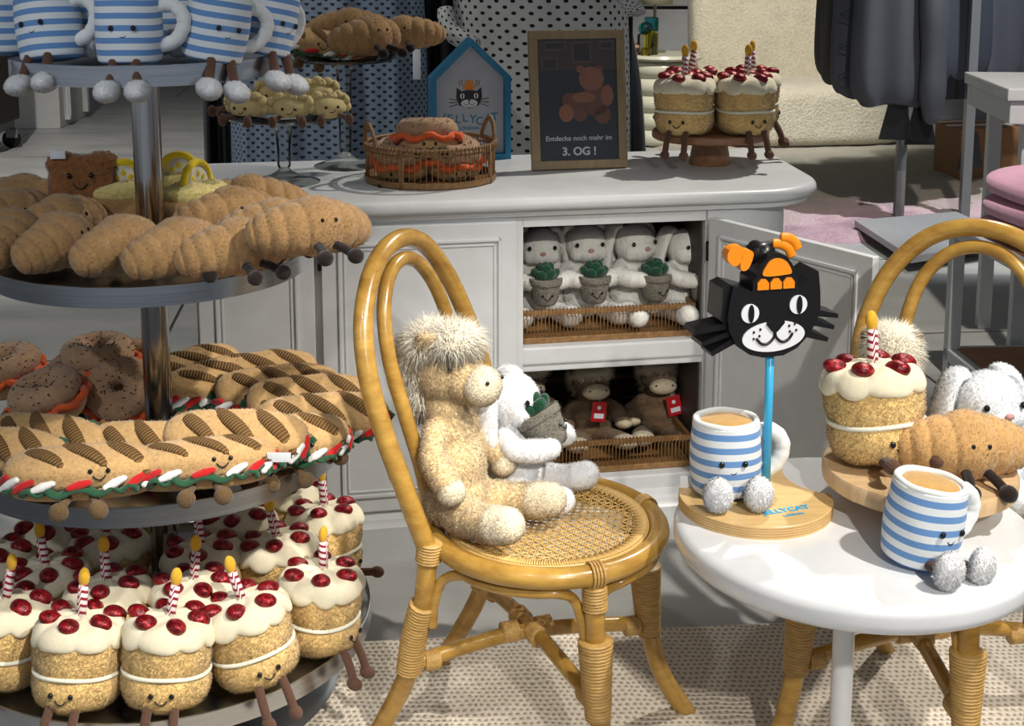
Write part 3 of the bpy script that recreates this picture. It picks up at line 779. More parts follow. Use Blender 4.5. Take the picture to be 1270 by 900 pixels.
x0 = hx(546, 4.35); garment('black_trousers', 'black garment hanging between the heart dress and the dotted dress', 'trousers',
        [(x0, 4.42, 0.3, 0.075, 0.1), (x0, 4.42, 0.9, 0.08, 0.1), (x0+0.01, 4.42, 1.58, 0.07, 0.05)], MT['black'], folds=5, amp=0.15, seed=3)
x0, x1 = hx(560, 4.25), hx(778, 4.25); xm = (x0+x1)/2; w = (x1-x0)/2
gd = garment('polka_dot_dress', 'white dress with black polka dots behind the picture frame', 'dress',
        [(xm+0.02, 4.3, 0.25, w, 0.11), (xm+0.02, 4.3, 0.9, w*0.98, 0.10), (xm, 4.3, 1.25, w, 0.10), (xm, 4.3, 1.5, w*0.95, 0.07), (xm, 4.3, 1.6, w*0.5, 0.03)],
        MT['dots'], folds=8, amp=0.14, seed=8, seg=130)
mb = MB()
p = [at_y(552, 12, 4.12), at_y(560, 40, 4.1), at_y(592, 58, 4.08)]
P = smoothpts(p, 6); tube(mb, P, [0.05, 0.05]+[0.055]*(len(P)-4)+[0.05, 0.045], 14, flat=0.5)
mb.uv = [(u*0.3, v*0.2) for u, v in mb.uv]; mb.build('sleeve', MT['dots'], gd)
mb = MB(); P = smoothpts([at_y(765, -20, 4.14), at_y(782, 4, 4.1), at_y(790, 16, 4.08)], 6); tube(mb, P, 0.04, 14, flat=0.5)
mb.uv = [(u*0.3, v*0.2) for u, v in mb.uv]; mb.build('sleeve', MT['dots'], gd)
x0 = hx(768, 4.5, 1.0)
t = garment('black_skirt', 'black garment with a white label hanging right of the dotted dress', 'skirt',
        [(x0+0.035, 4.55, 0.5, 0.075, 0.1), (x0+0.02, 4.55, 0.9, 0.06, 0.1), (x0-0.03, 4.55, 1.25, 0.04, 0.07), (x0-0.05, 4.5, 1.45, 0.03, 0.04)], MT['black'], folds=4, amp=0.15, seed=6)
p = at_y(779, 92, 4.45); b = MB(); rbox(b, (p.x-0.012, p.y-0.003, p.z-0.03), (p.x+0.012, p.y+0.003, p.z+0.03), 0.001); b.build('label', MT['tag_white'], t)

# ------------------------------------------------------------------ the white cabinet
CA = R(10.18)
cab = thing('cabinet', 'long white painted sideboard with an open door and two shelves of plush toys', 'cabinet', (-0.72, 2.74, 0), CA)
def cabw(u, v, z=0): return Matrix.Translation((-0.72, 2.74, 0)) @ Matrix.Rotation(CA, 4, 'Z') @ Vector((u, v, z))
arc = lambda cx, cy, r, a0, a1, n: [(cx+r*math.cos(R(a0+(a1-a0)*i/n)), cy+r*math.sin(R(a0+(a1-a0)*i/n))) for i in range(n+1)]
top = [(0.0, 0.6)]+arc(0.03, 0.03, 0.03, 180, 270, 4)+arc(1.30, 0.20, 0.20, -90, 0, 10)+[(1.54, 0.62), (0.02, 0.62)]
top = [(0.0, 0.6)]+arc(0.03, 0.03, 0.03, 180, 270, 4)+arc(1.31, 0.19, 0.19, -90, -6, 10)+[(1.54, 0.60), (1.52, 0.62), (0.02, 0.62)]
b = MB(); slab(b, top, [(-0.03, 0.768), (-0.018, 0.772), (-0.016, 0.784), (-0.004, 0.787), (0.002, 0.795), (0.0, 0.806), (-0.006, 0.813), (-0.016, 0.815)])
b.build('top', MT['white_paint'], cab, sharp=50)
b = MB()
box(b, (0.05, 0.03, 0.10), (0.745, 0.6, 0.768))
slab(b, [(1.185, 0.03)]+arc(1.25, 0.21, 0.18, -90, -5, 10)+[(1.46, 0.6), (1.185, 0.6)], [(0, 0.10), (0, 0.768)])
box(b, (0.745, 0.03, 0.10), (0.762, 0.6, 0.768)); box(b, (0.76, 0.575, 0.10), (1.19, 0.6, 0.768))
box(b, (0.76, 0.03, 0.745), (1.19, 0.6, 0.768)); 
b.build('carcass', MT['white_paint'], cab, sharp=30)
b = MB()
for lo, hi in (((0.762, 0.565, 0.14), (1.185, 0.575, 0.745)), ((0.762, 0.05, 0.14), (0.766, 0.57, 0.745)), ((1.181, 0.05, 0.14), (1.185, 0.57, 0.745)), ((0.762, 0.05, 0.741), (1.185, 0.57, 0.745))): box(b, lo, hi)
b.build('shade_lining', plain('recess_shade', srgb(58, 50, 42), 0.6), cab, False)  # added thin liners; the recess's shade is put into their dark colour
b = MB(); rbox(b, (0.76, 0.026, 0.10), (1.188, 0.58, 0.146), 0.004); b.build('bottom_board', MT['white_paint'], cab, False)
b = MB(); rbox(b, (0.76, 0.030, 0.425), (1.188, 0.58, 0.466), 0.005); rbox(b, (0.76, 0.036, 0.408), (1.188, 0.58, 0.43), 0.003); b.build('shelf', MT['white_paint'], cab, False)
pl = [(0.045, 0.6)]+arc(0.05, 0.03, 0.005, 180, 270, 2)+arc(1.25, 0.21, 0.185, -90, -5, 10)+[(1.465, 0.6)]
b = MB(); slab(b, pl, [(0.03, 0.0), (0.03, 0.078), (0.022, 0.086), (0.02, 0.094), (0.008, 0.1), (0.004, 0.112)]); b.build('plinth', MT['white_paint'], cab, sharp=40)
def door(parent, w, h, z0, th=0.018):
    """frame-and-panel door: x 0..w, front face at y=0, thickness towards +y"""
    b = MB(); rbox(b, (0, 0, z0), (w, th, z0+h), 0.002)
    def ring(i, y0, y1, wd):
        rbox(b, (i, y0, z0+i), (w-i, y1, z0+i+wd), 0.0015); rbox(b, (i, y0, z0+h-i-wd), (w-i, y1, z0+h-i), 0.0015)
        rbox(b, (i, y0, z0+i), (i+wd, y1, z0+h-i), 0.0015); rbox(b, (w-i-wd, y0, z0+i), (w-i, y1, z0+h-i), 0.0015)
    ring(0.035, -0.006, 0.004, 0.007); ring(0.047, -0.003, 0.004, 0.005)
    return b
b = door(cab, 0.428, 0.65, 0.112); b.xf(Matrix.Translation((0.316, 0.011, 0))); d = b.build('door', MT['white_paint'], cab, False)
d['label'] = 'closed panelled door left of the open shelves'
b = MB(); tube(b, [(0.312, 0.012, 0.67), (0.312, 0.012, 0.735)], 0.005, 10); b.build('hinge', MT['dark_metal'], d)
b = door(cab, 0.245, 0.65, 0.112); b.xf(Matrix.Translation((0.055, 0.011, 0))); b.build('side_panel', MT['white_paint'], cab, False)
w0 = Vector((0.445, 2.955, 0)); w1 = Vector((0.711, 2.565, 0)); Ci = (Matrix.Translation((-0.72, 2.74, 0)) @ Matrix.Rotation(CA, 4, 'Z')).inverted()
dd = w1-w0; ang = math.atan2(dd.y, dd.x)
b = door(cab, dd.length, 0.645, 0.112)
b.xf(Ci @ Matrix.Translation(w0) @ Matrix.Rotation(ang, 4, 'Z')); d = b.build('door', MT['white_paint'], cab, False); d['label'] = 'open panelled door swung out to the front'
b = MB(); tube(b, [(1.186, 0.012, 0.655), (1.186, 0.012, 0.70)], 0.005, 10); b.build('hinge', MT['dark_metal'], d)

# rattan trays in the cabinet
def tray(label, z, u0, u1):
    w = u1-u0; t = thing('rattan_tray', label, 'tray', cabw((u0+u1)/2, 0.06, z), CA, 'rattan trays inside the cabinet')
    D = 0.46
    b = MB(); rbox(b, (-w/2, 0, 0), (w/2, D, 0.012), 0.003); rbox(b, (-w/2, -0.003, 0), (w/2, 0.006, 0.014), 0.002); b.build('base', MT['wicker'], t, False)
    b = MB()
    for y in (0, D): rbox(b, (-w/2, y-0.004, 0.066), (w/2, y+0.004, 0.078), 0.002)
    for x in (-w/2, w/2): rbox(b, (x-0.004, 0, 0.066), (x+0.004, D, 0.078), 0.002)
    n = int(w/0.0085)
    for i in range(n+1):
        x = -w/2+w*i/n; rbox(b, (x-0.0012, -0.0055, 0.064), (x+0.0012, 0.0055, 0.0795), 0.0005)
    b.build('rim', MT['wicker'], t, False)
    b = MB()
    for i in range(n+1):
        x = -w/2+w*i/n
        tube(b, [(x, 0.0, 0.012), (x, 0.0, 0.068)], 0.0010, 5); 
        if i % 2 == 0: tube(b, [(x, D, 0.012), (x, D, 0.068)], 0.0013, 5)
    for i in range(0, 60):
        for x in (-w/2, w/2): tube(b, [(x, D*i/60, 0.012), (x, D*i/60, 0.068)], 0.0013, 5)
    o = b.build('spindles', MT['wicker'], t); o['kind'] = 'stuff'
    return t
tray('long rattan tray of white bunnies on the upper cabinet shelf', 0.466, 0.768, 1.172)
tray('long rattan tray of brown ponies on the lower cabinet shelf', 0.147, 0.768, 1.168)

# ------------------------------------------------------------------ tiered metal stand
TX, TY = -0.638, 2.31
TIER = [(1.1775, 0.22), (0.834, 0.274), (0.4945, 0.333), (0.154, 0.375)]
ts = thing('tiered_stand', 'tall four-tier round steel display stand full of plush bakery toys', 'display stand', (TX, TY, 0))
for z, r in TIER:
    b = MB(); lathe(b, [(0.03, z-0.030), (r-0.004, z-0.034), (r, z-0.033), (r, z), (r-0.002, z+0.001), (r-0.004, z), (r-0.005, z-0.012), (0.03, z-0.012)], 96, close=True)
    b.build('tray', MT['steel'], ts, sharp=35)
b = MB(); lathe(b, [(0, 0.0), (0.0245, 0.0), (0.0245, 1.17), (0, 1.17)], 32); b.build('pole', MT['chrome'], ts, sharp=40)
b = MB(); lathe(b, [(0, 0.0), (0.31, 0.0), (0.312, 0.012), (0.30, 0.02), (0.04, 0.03), (0, 0.03)], 64); b.build('base', MT['steel'], ts, sharp=40)
for z, r in TIER[:3]:
    b = MB(); lathe(b, [(0.024, z-0.05), (0.032, z-0.05), (0.034, z-0.034), (0.024, z-0.034)], 32, close=True); b.build('collar', MT['chrome'], ts, sharp=40)

# ------------------------------------------------------------------ rattan chairs
def ridged(mb, pts, r, pitch=0.0056, amp=0.0024, seg=14):
    P = smoothpts(pts, 10) if len(pts) > 2 else [Vector(pts[0]).lerp(Vector(pts[1]), i/20) for i in range(21)]
    L = [0]
    for i in range(1, len(P)): L.append(L[-1]+(P[i]-P[i-1]).length)
    n = max(int(L[-1]/pitch*4), 8); Q = []; rs = []
    for i in range(n+1):
        s = L[-1]*i/n; k = max(j for j in range(len(L)) if L[j] <= s+1e-9); k = min(k, len(P)-2)
        f = (s-L[k])/max(L[k+1]-L[k], 1e-9); Q.append(P[k].lerp(P[k+1], f))
        base = r if isinstance(r, (int, float)) else r[0]+(r[1]-r[0])*i/n
        rs.append(base+amp*abs(math.sin(PI*s/pitch)))
    return tube(mb, Q, rs, seg)
def knuckled(mb, pts, r, seg=14, step=0.13, off=0.05, n=10, closed=False):
    P = smoothpts(pts, n, closed); s = off; rs = []; prev = P[0]
    for p in P:
        s += (p-prev).length; prev = p; d = abs((s % step)-step/2)
        rs.append(r*(1+0.07*math.exp(-(d/0.004)**2)))
    return tube(mb, P, rs, seg, closed=closed)
def build_chair(name, label, loc, fwd, mat):
    t = thing(name, label, 'chair', loc, fwd, 'round-backed rattan chairs')
    SR = 0.190
    b = MB(); ring = [(SR*math.cos(2*PI*i/24), SR*math.sin(2*PI*i/24), 0.393) for i in range(24)]
    knuckled(b, ring, 0.0175, 16, 0.3, 0.0, 6, True); b.build('seat_frame', mat, t)
    b = MB(); ring = [(0.168*math.cos(2*PI*i/24), 0.168*math.sin(2*PI*i/24), 0.401) for i in range(24)]
    tube(b, smoothpts(ring, 4, True), 0.0055, 10, closed=True)
    for i in range(260):
        a = 2*PI*i/260; c, s = math.cos(a), math.sin(a); rr = 0.150+0.004*math.sin(i*2.1)
        tube(b, [(0.171*c, 0.171*s, 0.407), (rr*c, rr*s, 0.4045)], 0.0016, 5)
    b.build('seat_edging', MT['cane'], t)
    b = MB(); Rr = 0.163; g = 0.0125
    for a, dz, step, doubled in ((0, 0, g, 1), (90, 0.0012, g, 1), (45, 0.0022, g*0.71*1.0, 0), (-45, 0.003, g*0.71*1.0, 0)):
        if not doubled: step = g*1.414
        mt = Matrix.Rotation(R(a+12), 4, 'Z'); n = int(Rr/step)
        for k in range(-n, n+1):
            for o_ in ((-0.0017, 0.0017) if doubled else (0,)):
                y = k*step+o_; h = math.sqrt(max(Rr*Rr-y*y, 0)); st = b.v.__len__(); pts = []
                for j in range(9):
                    x = -h+2*h*j/8; pts.append(mt @ Vector((x, y+0.0006*math.sin(k*5+j), 0.4015+dz*0.7-0.010*(1-(x*x+y*y)/Rr**2))))
                tube(b, pts, 0.00135, 4, flat=0.6)
    o = b.build('cane_weave', MT['cane'], t)
    outer = [(-0.143, 0.165, 0.395), (-0.172, 0.186, 0.50), (-0.204, 0.197, 0.60), (-0.234, 0.191, 0.69), (-0.258, 0.157, 0.775), (-0.271, 0.090, 0.842), (-0.275, 0, 0.866)]
    inner = [(-0.172, 0.092, 0.400), (-0.182, 0.104, 0.50), (-0.206, 0.116, 0.60), (-0.232, 0.118, 0.69), (-0.252, 0.098, 0.765), (-0.264, 0.055, 0.815), (-0.268, 0, 0.832)]
    mir = lambda L: L+[(x, -y, z) for x, y, z in reversed(L[:-1])]
    b = MB(); knuckled(b, mir(outer), 0.0165, 16, 0.33, 0.1); b.build('back_hoop', mat, t)
    b = MB(); knuckled(b, mir(inner), 0.0125, 14, 0.27, 0.2); b.build('inner_hoop', mat, t)
    rear = [(-0.143, 0.165, 0.40), (-0.155, 0.162, 0.30), (-0.187, 0.154, 0.17), (-0.240, 0.145, 0.06), (-0.278, 0.140, 0.0)]
    front = [(0.130, 0.134, 0.385), (0.134, 0.138, 0.28), (0.140, 0.142, 0.18), (0.165, 0.150, 0.08), (0.214, 0.162, 0.0)]
    fl = lambda L, s: [(x, y*s, z) for x, y, z in L]
    for s in (-1, 1):
        b = MB(); P = fl(rear, s); knuckled(b, P, 0.0165, 14, 0.2, 0.03); l = b.build('leg', mat, t)
        b = MB(); ridged(b, [P[1], tuple((Vector(P[1])+Vector(P[2]))/2+Vector((-0.003, 0, 0))), P[2]], (0.021, 0.0195)); b.build('binding', MT['binding'], l)
        b = MB(); ridged(b, [(-0.140, 0.164*s, 0.412), (-0.144, 0.164*s, 0.378)], 0.0195, 0.005); b.build('lashing', MT['binding'], l)
        b = MB(); P = fl(front, s); knuckled(b, P, 0.0165, 14, 0.25, 0.02); l = b.build('leg', mat, t)
        b = MB(); ridged(b, [(0.1345, 0.138*s, 0.285), (0.137, 0.140*s, 0.23), (0.142, 0.143*s, 0.155)], (0.027, 0.019)); b.build('binding', MT['binding'], l)
        b = MB(); ridged(b, [(0.131, 0.135*s, 0.374), (0.133, 0.136*s, 0.335)], 0.0185, 0.005); b.build('lashing', MT['binding'], l)
        b = MB()
        for k in range(4):
            a0 = math.atan2(0.134*s, 0.130)+(k-1.5)*0.028; cc = Vector((SR*math.cos(a0), SR*math.sin(a0), 0.393)); rad = Vector((math.cos(a0), math.sin(a0), 0))
            tube(b, [cc+rad*0.0195*math.cos(R(a))+Vector((0, 0, 1))*0.0195*math.sin(R(a)) for a in range(-80, 200, 20)], 0.0026, 6)
        b.build('lashing', MT['binding'], l)
    # arched braces under the ring
    legs = [Vector((0.134, 0.138)), Vector((-0.155, 0.162)), Vector((-0.155, -0.162)), Vector((0.134, -0.138))]
    for i in range(4):
        p, q = legs[i], legs[(i+1) % 4]; a0 = math.atan2(p.y, p.x); a1 = math.atan2(q.y, q.x)
        if a1 < a0: a1 += 2*PI
        pts = []; dirn = (q-p).normalized()
        zb = 0.262
        pts.append((*(p+dirn*0.016), zb)); pts.append((*(p+dirn*0.019), zb+0.04)); pts.append((*(p+dirn*0.034), 0.345))
        for k in range(1, 6):
            f = k/6; a = a0+0.30+(a1-a0-0.60)*((k-1)/4); pts.append((0.187*math.cos(a), 0.187*math.sin(a), 0.366))
        pts.append((*(q-dirn*0.034), 0.345)); pts.append((*(q-dirn*0.019), zb+0.04)); pts.append((*(q-dirn*0.016), zb))
        b = MB(); tube(b, smoothpts(pts, 6), 0.0085, 10); b.build('arched_brace', mat, t)
    for s in (-1, 1):
        a = Vector((-0.182, 0.154*s, 0.185)); c = Vector((0.143, -0.143*s, 0.175)); mid = (a+c)/2+Vector((-0.015, 0, 0.022+0.004*s))
        b = MB(); knuckled(b, [a, mid, c], 0.013, 12, 0.17, 0.05); o = b.build('stretcher', mat, t)
        for e, f in ((a, 0.1), (c, 0.9)):
            d = (c-a); b = MB(); ridged(b, [e+d*(0.05 if f < .5 else -0.05), e+d*(0.11 if f < .5 else -0.11)], 0.0155, 0.005)
            b.build('lashing', MT['binding'], o)
    b = MB(); 
    for s in (-1, 1):
        a = Vector((-0.182, 0.154*s, 0.185)); c = Vector((0.143, -0.143*s, 0.175)); m_ = (a+c)/2+Vector((-0.015, 0, 0.022)); d = (c-a).normalized()
        for k in (-1, 1): ridged(b, [m_+d*(k*0.016), m_+d*(k*0.045)], 0.016, 0.005)
    b.build('cross_lashing', MT['binding'], t)
    return t
build_chair('rattan_chair', 'round-seated rattan chair with a tan pony and white bunny on it', (0.0586, 2.137, 0), R(-22), MT['rattan'])
build_chair('rattan_chair', 'rattan chair tucked behind the white round table', (0.678, 2.115, 0), R(-127), MT['rattan'])

# ------------------------------------------------------------------ round white table
TBX, TBY, TBZ, TBR = 0.533, 1.968, 0.476, 0.2786
t = thing('round_table', 'glossy white round pedestal table with plush mugs on it', 'table', (TBX, TBY, 0))
b = MB(); r = TBR
pr = [(0, TBZ-0.042), (r-0.02, TBZ-0.042)]+[(r-0.014+0.014*math.cos(R(a)), TBZ-0.026+0.016*math.sin(R(a))) for a in range(-80, 1, 20)]+[(r-0.014+0.014*math.cos(R(a)), TBZ-0.014+0.014*math.sin(R(a))) for a in range(0, 91, 15)]+[(r-0.026, TBZ-0.001), (r-0.034, TBZ-0.0035), (0, TBZ-0.0035)]
pr = [(0, TBZ-0.042), (r-0.02, TBZ-0.042)]+[(r-0.014+0.014*math.cos(R(a)), TBZ-0.026+0.016*math.sin(R(a))) for a in range(-80, 1, 20)]+[(r-0.014+0.014*math.cos(R(a)), TBZ-0.014+0.014*math.sin(R(a))) for a in range(0, 91, 15)]+[(0, TBZ)]
lathe(b, pr, 96); b.build('tabletop', MT['table_white'], t, sharp=50)
b = MB(); lathe(b, [(0, 0.02), (0.017, 0.02), (0.017, TBZ-0.06), (0.07, TBZ-0.05), (0.07, TBZ-0.042), (0, TBZ-0.042)], 32, center=(-0.008, 0, 0)); b.build('pedestal', MT['table_white'], t, sharp=40)
b = MB(); lathe(b, [(0, 0), (0.16, 0), (0.165, 0.01), (0.15, 0.02), (0.02, 0.03), (0, 0.03)], 48, center=(-0.008, 0, 0.012)); b.build('base', MT['table_white'], t, sharp=40)
# ------------------------------------------------------------------ plush toys; all face -y and stand on z = 0
def sag(mb, k, f=0.012, a=0.002):
    mb.v = [(x+a*math.sin(61*z+k), y+a*math.sin(53*x+2*k), z+a*math.sin(47*y+3*k)) for x, y, z in mb.v]; return mb
def leg_pair(parent, x, y, z, ex, ey, ez, mat, r=0.0075, fr=(0.011, 0.0145, 0.011), bend=0.3):
    for s in (-1, 1):
        b = MB(); a = Vector((s*x, y, z)); e = Vector((s*ex, ey, ez)); m = a.lerp(e, 0.5)+Vector((0, -0.006, 0.004))*bend
        tube(b, smoothpts([a, m, e], 5), r, 10); ball(b, e+(e-m).normalized()*0.006, fr); sag(b, s, a=0.0006)
        b.build('leg', mat, parent)
def cake(name, label, loc, rot=(0, 0, 0), hang=False, scale=1.0, group=None, candle2=False, seed=0, lean=0.0):
    t = thing(name, label, 'plush toy', loc, 0, group, scale, rot)
    def jit(r, z, a):
        return r*(1+0.018*math.sin(3*a+z*40+seed)+0.012*math.sin(7*a-z*60)), 0.0015*math.sin(5*a)
    b = MB()
    pr = [(0, 0.0), (0.045, 0.001), (0.061, 0.008), (0.0685, 0.022), (0.0705, 0.036), (0.068, 0.048), (0.0655, 0.052), (0.067, 0.057), (0.0695, 0.067), (0.0705, 0.086), (0.069, 0.100), (0.055, 0.108), (0, 0.112)]
    lathe(b, [(v.x, v.y*1.10) for v in smoothpts([Vector((r, z, 0)) for r, z in pr], 3)], 48, jit=jit)
    me = fuzz(b.mesh('sponge', MT['sponge']), 15000, 0.0036, 0.0005, 0.6, seed=3, name='sponge', droop=0.2)
    part('sponge', me, MT['sponge'], t)
    b = MB(); ring = [(0.0685*(1+0.014*math.sin(3*a+2+seed))*math.cos(a), 0.0685*(1+0.014*math.sin(3*a+2+seed))*math.sin(a), 0.0572+0.0012*math.sin(3*a)) for a in [2*PI*i/48 for i in range(48)]]
    tube(b, ring, 0.0036, 8, closed=True); b.build('filling', MT['filling'], t)
    b = MB()
    def ji(r, z, a):
        w = abs(math.sin(4.5*a+0.6*math.sin(2*a+seed)+0.35*math.sin(3*a+1)))**0.55
        e = max(0, (0.132-z)/0.022); e = min(e, 1)
        return r*(1+e*(0.085*w-0.045)+0.02*math.sin(5*a+seed)*e), -e*0.011*w+0.002*math.sin(6*a+r*90)-0.0045*(1-w)*min(r/0.06, 1)*(1-e*0.6)
    pr = [(0.05, 0.112), (0.069, 0.110), (0.0745, 0.113), (0.075, 0.119), (0.071, 0.127), (0.062, 0.134), (0.046, 0.139), (0.024, 0.141), (0, 0.141)]
    lathe(b, [(v.x, v.y) for v in smoothpts([Vector((r, z, 0)) for r, z in pr], 4)], 96, jit=ji)
    b.build('icing', MT['icing'], t)
    for i in range(6):
        a = 2*PI*i/6+0.5+seed*0.3; rr = 0.047 if i % 2 else 0.051
        b = MB(); ball(b, (rr*math.cos(a), rr*math.sin(a), 0.1365), (0.0195, 0.0165, 0.0120), rot=(0.25*math.sin(a), 0.3*math.cos(a)*1, a), seg=18, rings=12)
        sag(b, i, a=0.001); b.build('cherry', MT['cherry'], t)
    cs = [(0.0, -0.004, 0.10*math.sin(seed*2.1), 0.05)]+([(0.022, 0.02, 0.1, -0.1)] if candle2 else [])
    for cx_, cy_, lx, ly in cs:
        b = MB(); e = Vector((cx_+lx*0.06, cy_+ly*0.06, 0.188)); tube(b, [(cx_, cy_, 0.133), tuple(Vector((cx_, cy_, 0.133)).lerp(e, 0.5)), e], [0.0080, 0.0082, 0.0076], 14); c = b.build('candle', MT['candle'], t)
        b = MB(); ball(b, e+Vector((0, 0, 0.012)), (0.0095, 0.0075, 0.0155), seg=14, rings=10); b.build('flame', MT['flame'], c)
    face(t, (0.0, -0.0715, 0.035), 0.016, 0, 0.009, 0.006, 0.011)
    if hang: leg_pair(t, 0.020, -0.060, 0.010, 0.023, -0.083, -0.036, MT['legs_brown'])
    else: leg_pair(t, 0.022, -0.052, 0.008, 0.032, -0.090, 0.012, MT['legs_brown'])
    return t

def croissant(name, label, loc, rot, mat='croissant', legs=True, group=None, scale=1.0, seed=0):
    t = thing(name, label, 'plush toy', loc, 0, group, scale, rot)
    b = MB(); n = 110; pts = []; rs = []
    for i in range(n+1):
        u = -1+2*i/n; x = 0.102*math.sin(u*1.25)/math.sin(1.25); y = 0.034*u*u; z = 0.046-0.018*abs(u)**1.6
        pts.append((x, y, z)); e = (1-abs(u)**2.3)**0.6 if abs(u) < 1 else 0
        base = 0.049*(1-0.44*abs(u)**1.3)
        if abs(u) > 0.84: base *= math.sqrt(max(1-((abs(u)-0.84)/0.165)**2, 0.02))
        au = abs(u); edges = [-0.2, 0.2, 0.43, 0.62, 0.79, 1.001]; lv = [1.05, 1.0, 0.98, 0.94, 0.86]
        q = max(j for j in range(5) if edges[j] <= (u if au < 0.2 else au)); fr = ((u if q == 0 else au)-edges[q])/(edges[q+1]-edges[q])
        rs.append(base*lv[q]*(0.86+0.14*abs(math.sin(PI*min(max(fr, 0.0), 1.0)))**0.45) if q < 4 else base*lv[q]*(0.86+0.14*min(fr*5, 1)))
    tube(b, pts, rs, 28)
    b.v = [(x, y, max(z, 0.0015+0.0005*math.sin(40*x)) if z < 0.003 else z) for x, y, z in b.v]; sag(b, seed, a=0.0012)
    me = fuzz(b.mesh('body', MT[mat]), 5000, 0.0022, 0.0006, 0.5, seed=5, name='body', droop=0.3)
    part('body', me, MT[mat], t)
    face(t, (0.0, -0.0455, 0.064), 0.0125, 0, 0.009, 0.0065, 0.013, er=0.0036, my=-0.0042)
    if legs:
        leg_pair(t, 0.016, -0.040, 0.022, 0.026, -0.080, 0.013, MT['legs_dark'], 0.0075, (0.0135, 0.014, 0.0125))
    return t

def sandwich(name, label, loc, rot, group=None, scale=1.0, seed=0):
    t = thing(name, label, 'plush toy', loc, 0, group, scale, rot)
    A, B, H = 0.116, 0.042, 0.027
    m = MB(); sup(m, (0, 0, 0.046), (A, B, H), 0.72, 40, 20); sag(m, seed, a=0.0015)
    me = fuzz(m.mesh('top_bread', MT['bread']), 3500, 0.0024, 0.0005, 0.5, seed=6, name='top_bread'); part('top_bread', me, MT['bread'], t)
    m = MB(); sup(m, (0, 0.002, 0.02), (A*0.95, B*0.93, 0.019), 0.7, 36, 14); m.build('bottom_bread', MT['bread'], t)
    for i in range(3):
        x0 = -0.062+0.062*i; b = MB(); pts = []; rs = []
        for k in range(15):
            s = -1+k/7; y = 0.9*B*s*1.02+0.002; x = x0+0.044*s*-1
            e = max(1-abs(x/A)**2.2-abs(y/B)**2.2, 0.0)**(1/2.2); z = 0.046+H*e*1.0+0.0008
            pts.append((x, y, z)); rs.append(0.0128*math.sqrt(max(1-s*s*0.97, 0.03)))
        tube(b, smoothpts(pts, 3), [rs[min(int(q/3), 14)] for q in range(14*3+1)], 10, flat=0.42)
        b.build('crust_slash', MT['cord'], t)
    b = MB(); pts = []
    for i in range(120):
        a = 2*PI*i/120; w = 1.01+0.045*math.sin(17*a+seed)+0.025*math.sin(31*a); sg = lambda v: math.copysign(abs(v)**0.72, v)
        pts.append((A*1.0*w*sg(math.cos(a)), B*1.08*w*sg(math.sin(a)), 0.029+0.005*math.sin(23*a)))
    tube(b, pts, 0.0075, 8, closed=True, flat=0.6); b.build('lettuce', MT['lettuce'], t)
    for i in range(9):
        a = R(-166+19.0*i); sg = lambda v: math.copysign(abs(v)**0.72, v)
        c = Vector((A*1.0*sg(math.cos(a)), B*1.06*sg(math.sin(a)), 0.0385)); a2 = a+0.15
        d = (Vector((A*sg(math.cos(a2)), B*sg(math.sin(a2)), 0.0385))-c); d.z = 0.006; d = d.normalized()*0.0145
        b = MB(); rounded(b, [c-d, c, c+d], [0.0050, 0.0072, 0.0050], 10); b.build('mozzarella_slice' if i % 2 else 'ham_slice', MT['mozz' if i % 2 else 'ham'], t)
    face(t, (0.030, -0.0395, 0.058), 0.013, 0, 0.009, 0.006, 0.010, er=0.0036, my=-0.0032)
    leg_pair(t, 0.018, -0.035, 0.014, 0.026, -0.058, 0.008, MT['legs_olive'], 0.007, (0.0150, 0.0115, 0.0150))
    return t

def bagel(name, label, loc, rot, group=None, scale=1.0, seed=0):
    t = thing(name, label, 'plush toy', loc, 0, group, scale, rot)
    def tor(z, hh, mi=0):
        m = MB(); pr = [(0.037+0.028*math.cos(R(a)), z+hh*math.sin(R(a))) for a in range(-180, 180, 18)]
        lathe(m, pr, 40, close=True); 
        # close the tube of the ring
        n = len(pr); seg = 40
        m.f = [f for f in m.f][:(n-1)*seg]
        for k in range(seg): m.f.append(((n-1)*seg+k, (n-1)*seg+(k+1) % seg, (k+1) % seg, k))
        m.mi = [0]*len(m.f); return sag(m, seed, a=0.001)
    me = fuzz(tor(0.058, 0.024).mesh('top_half', MT['bagel']), 2500, 0.0022, 0.0005, 0.5, seed=8, name='top_half'); part('top_half', me, MT['bagel'], t)
    tor(0.024, 0.0235).build('bottom_half', MT['bread'], t)
    b = MB(); pts = []
    for i in range(140):
        a = 2*PI*i/140; r = 0.068+0.004*math.sin(11*a+seed)+0.002*math.sin(19*a)
        pts.append((r*math.cos(a), r*math.sin(a), 0.040+0.005*math.sin(7*a+seed)))
    tube(b, pts, 0.0065, 8, closed=True, flat=1.2); lathe(b, [(0.02, 0.038), (0.064, 0.037), (0.064, 0.043), (0.02, 0.044)], 40, close=True)
    b.build('salmon', MT['salmon'], t)
    b = MB(); rg = random.Random(seed)
    for i in range(70):
        a = rg.uniform(0, 6.28); ph = rg.uniform(0.15, 2.7)
        ball(b, ((0.037+0.0285*math.cos(ph))*math.cos(a), (0.037+0.0285*math.cos(ph))*math.sin(a), 0.058+0.0245*math.sin(ph)), (0.0026, 0.0013, 0.0012), rot=(0, 0, rg.uniform(0, 3)), seg=6, rings=4)
    o = b.build('seeds', MT['seed'], t); o['kind'] = 'stuff'
    face(t, (0.0, -0.0645, 0.026), 0.012, 0, 0.008, 0.005, 0.009, er=0.0034)
    leg_pair(t, 0.018, -0.052, 0.012, 0.026, -0.080, 0.008, MT['legs_dark'], 0.006, (0.011, 0.011, 0.011))
    return t

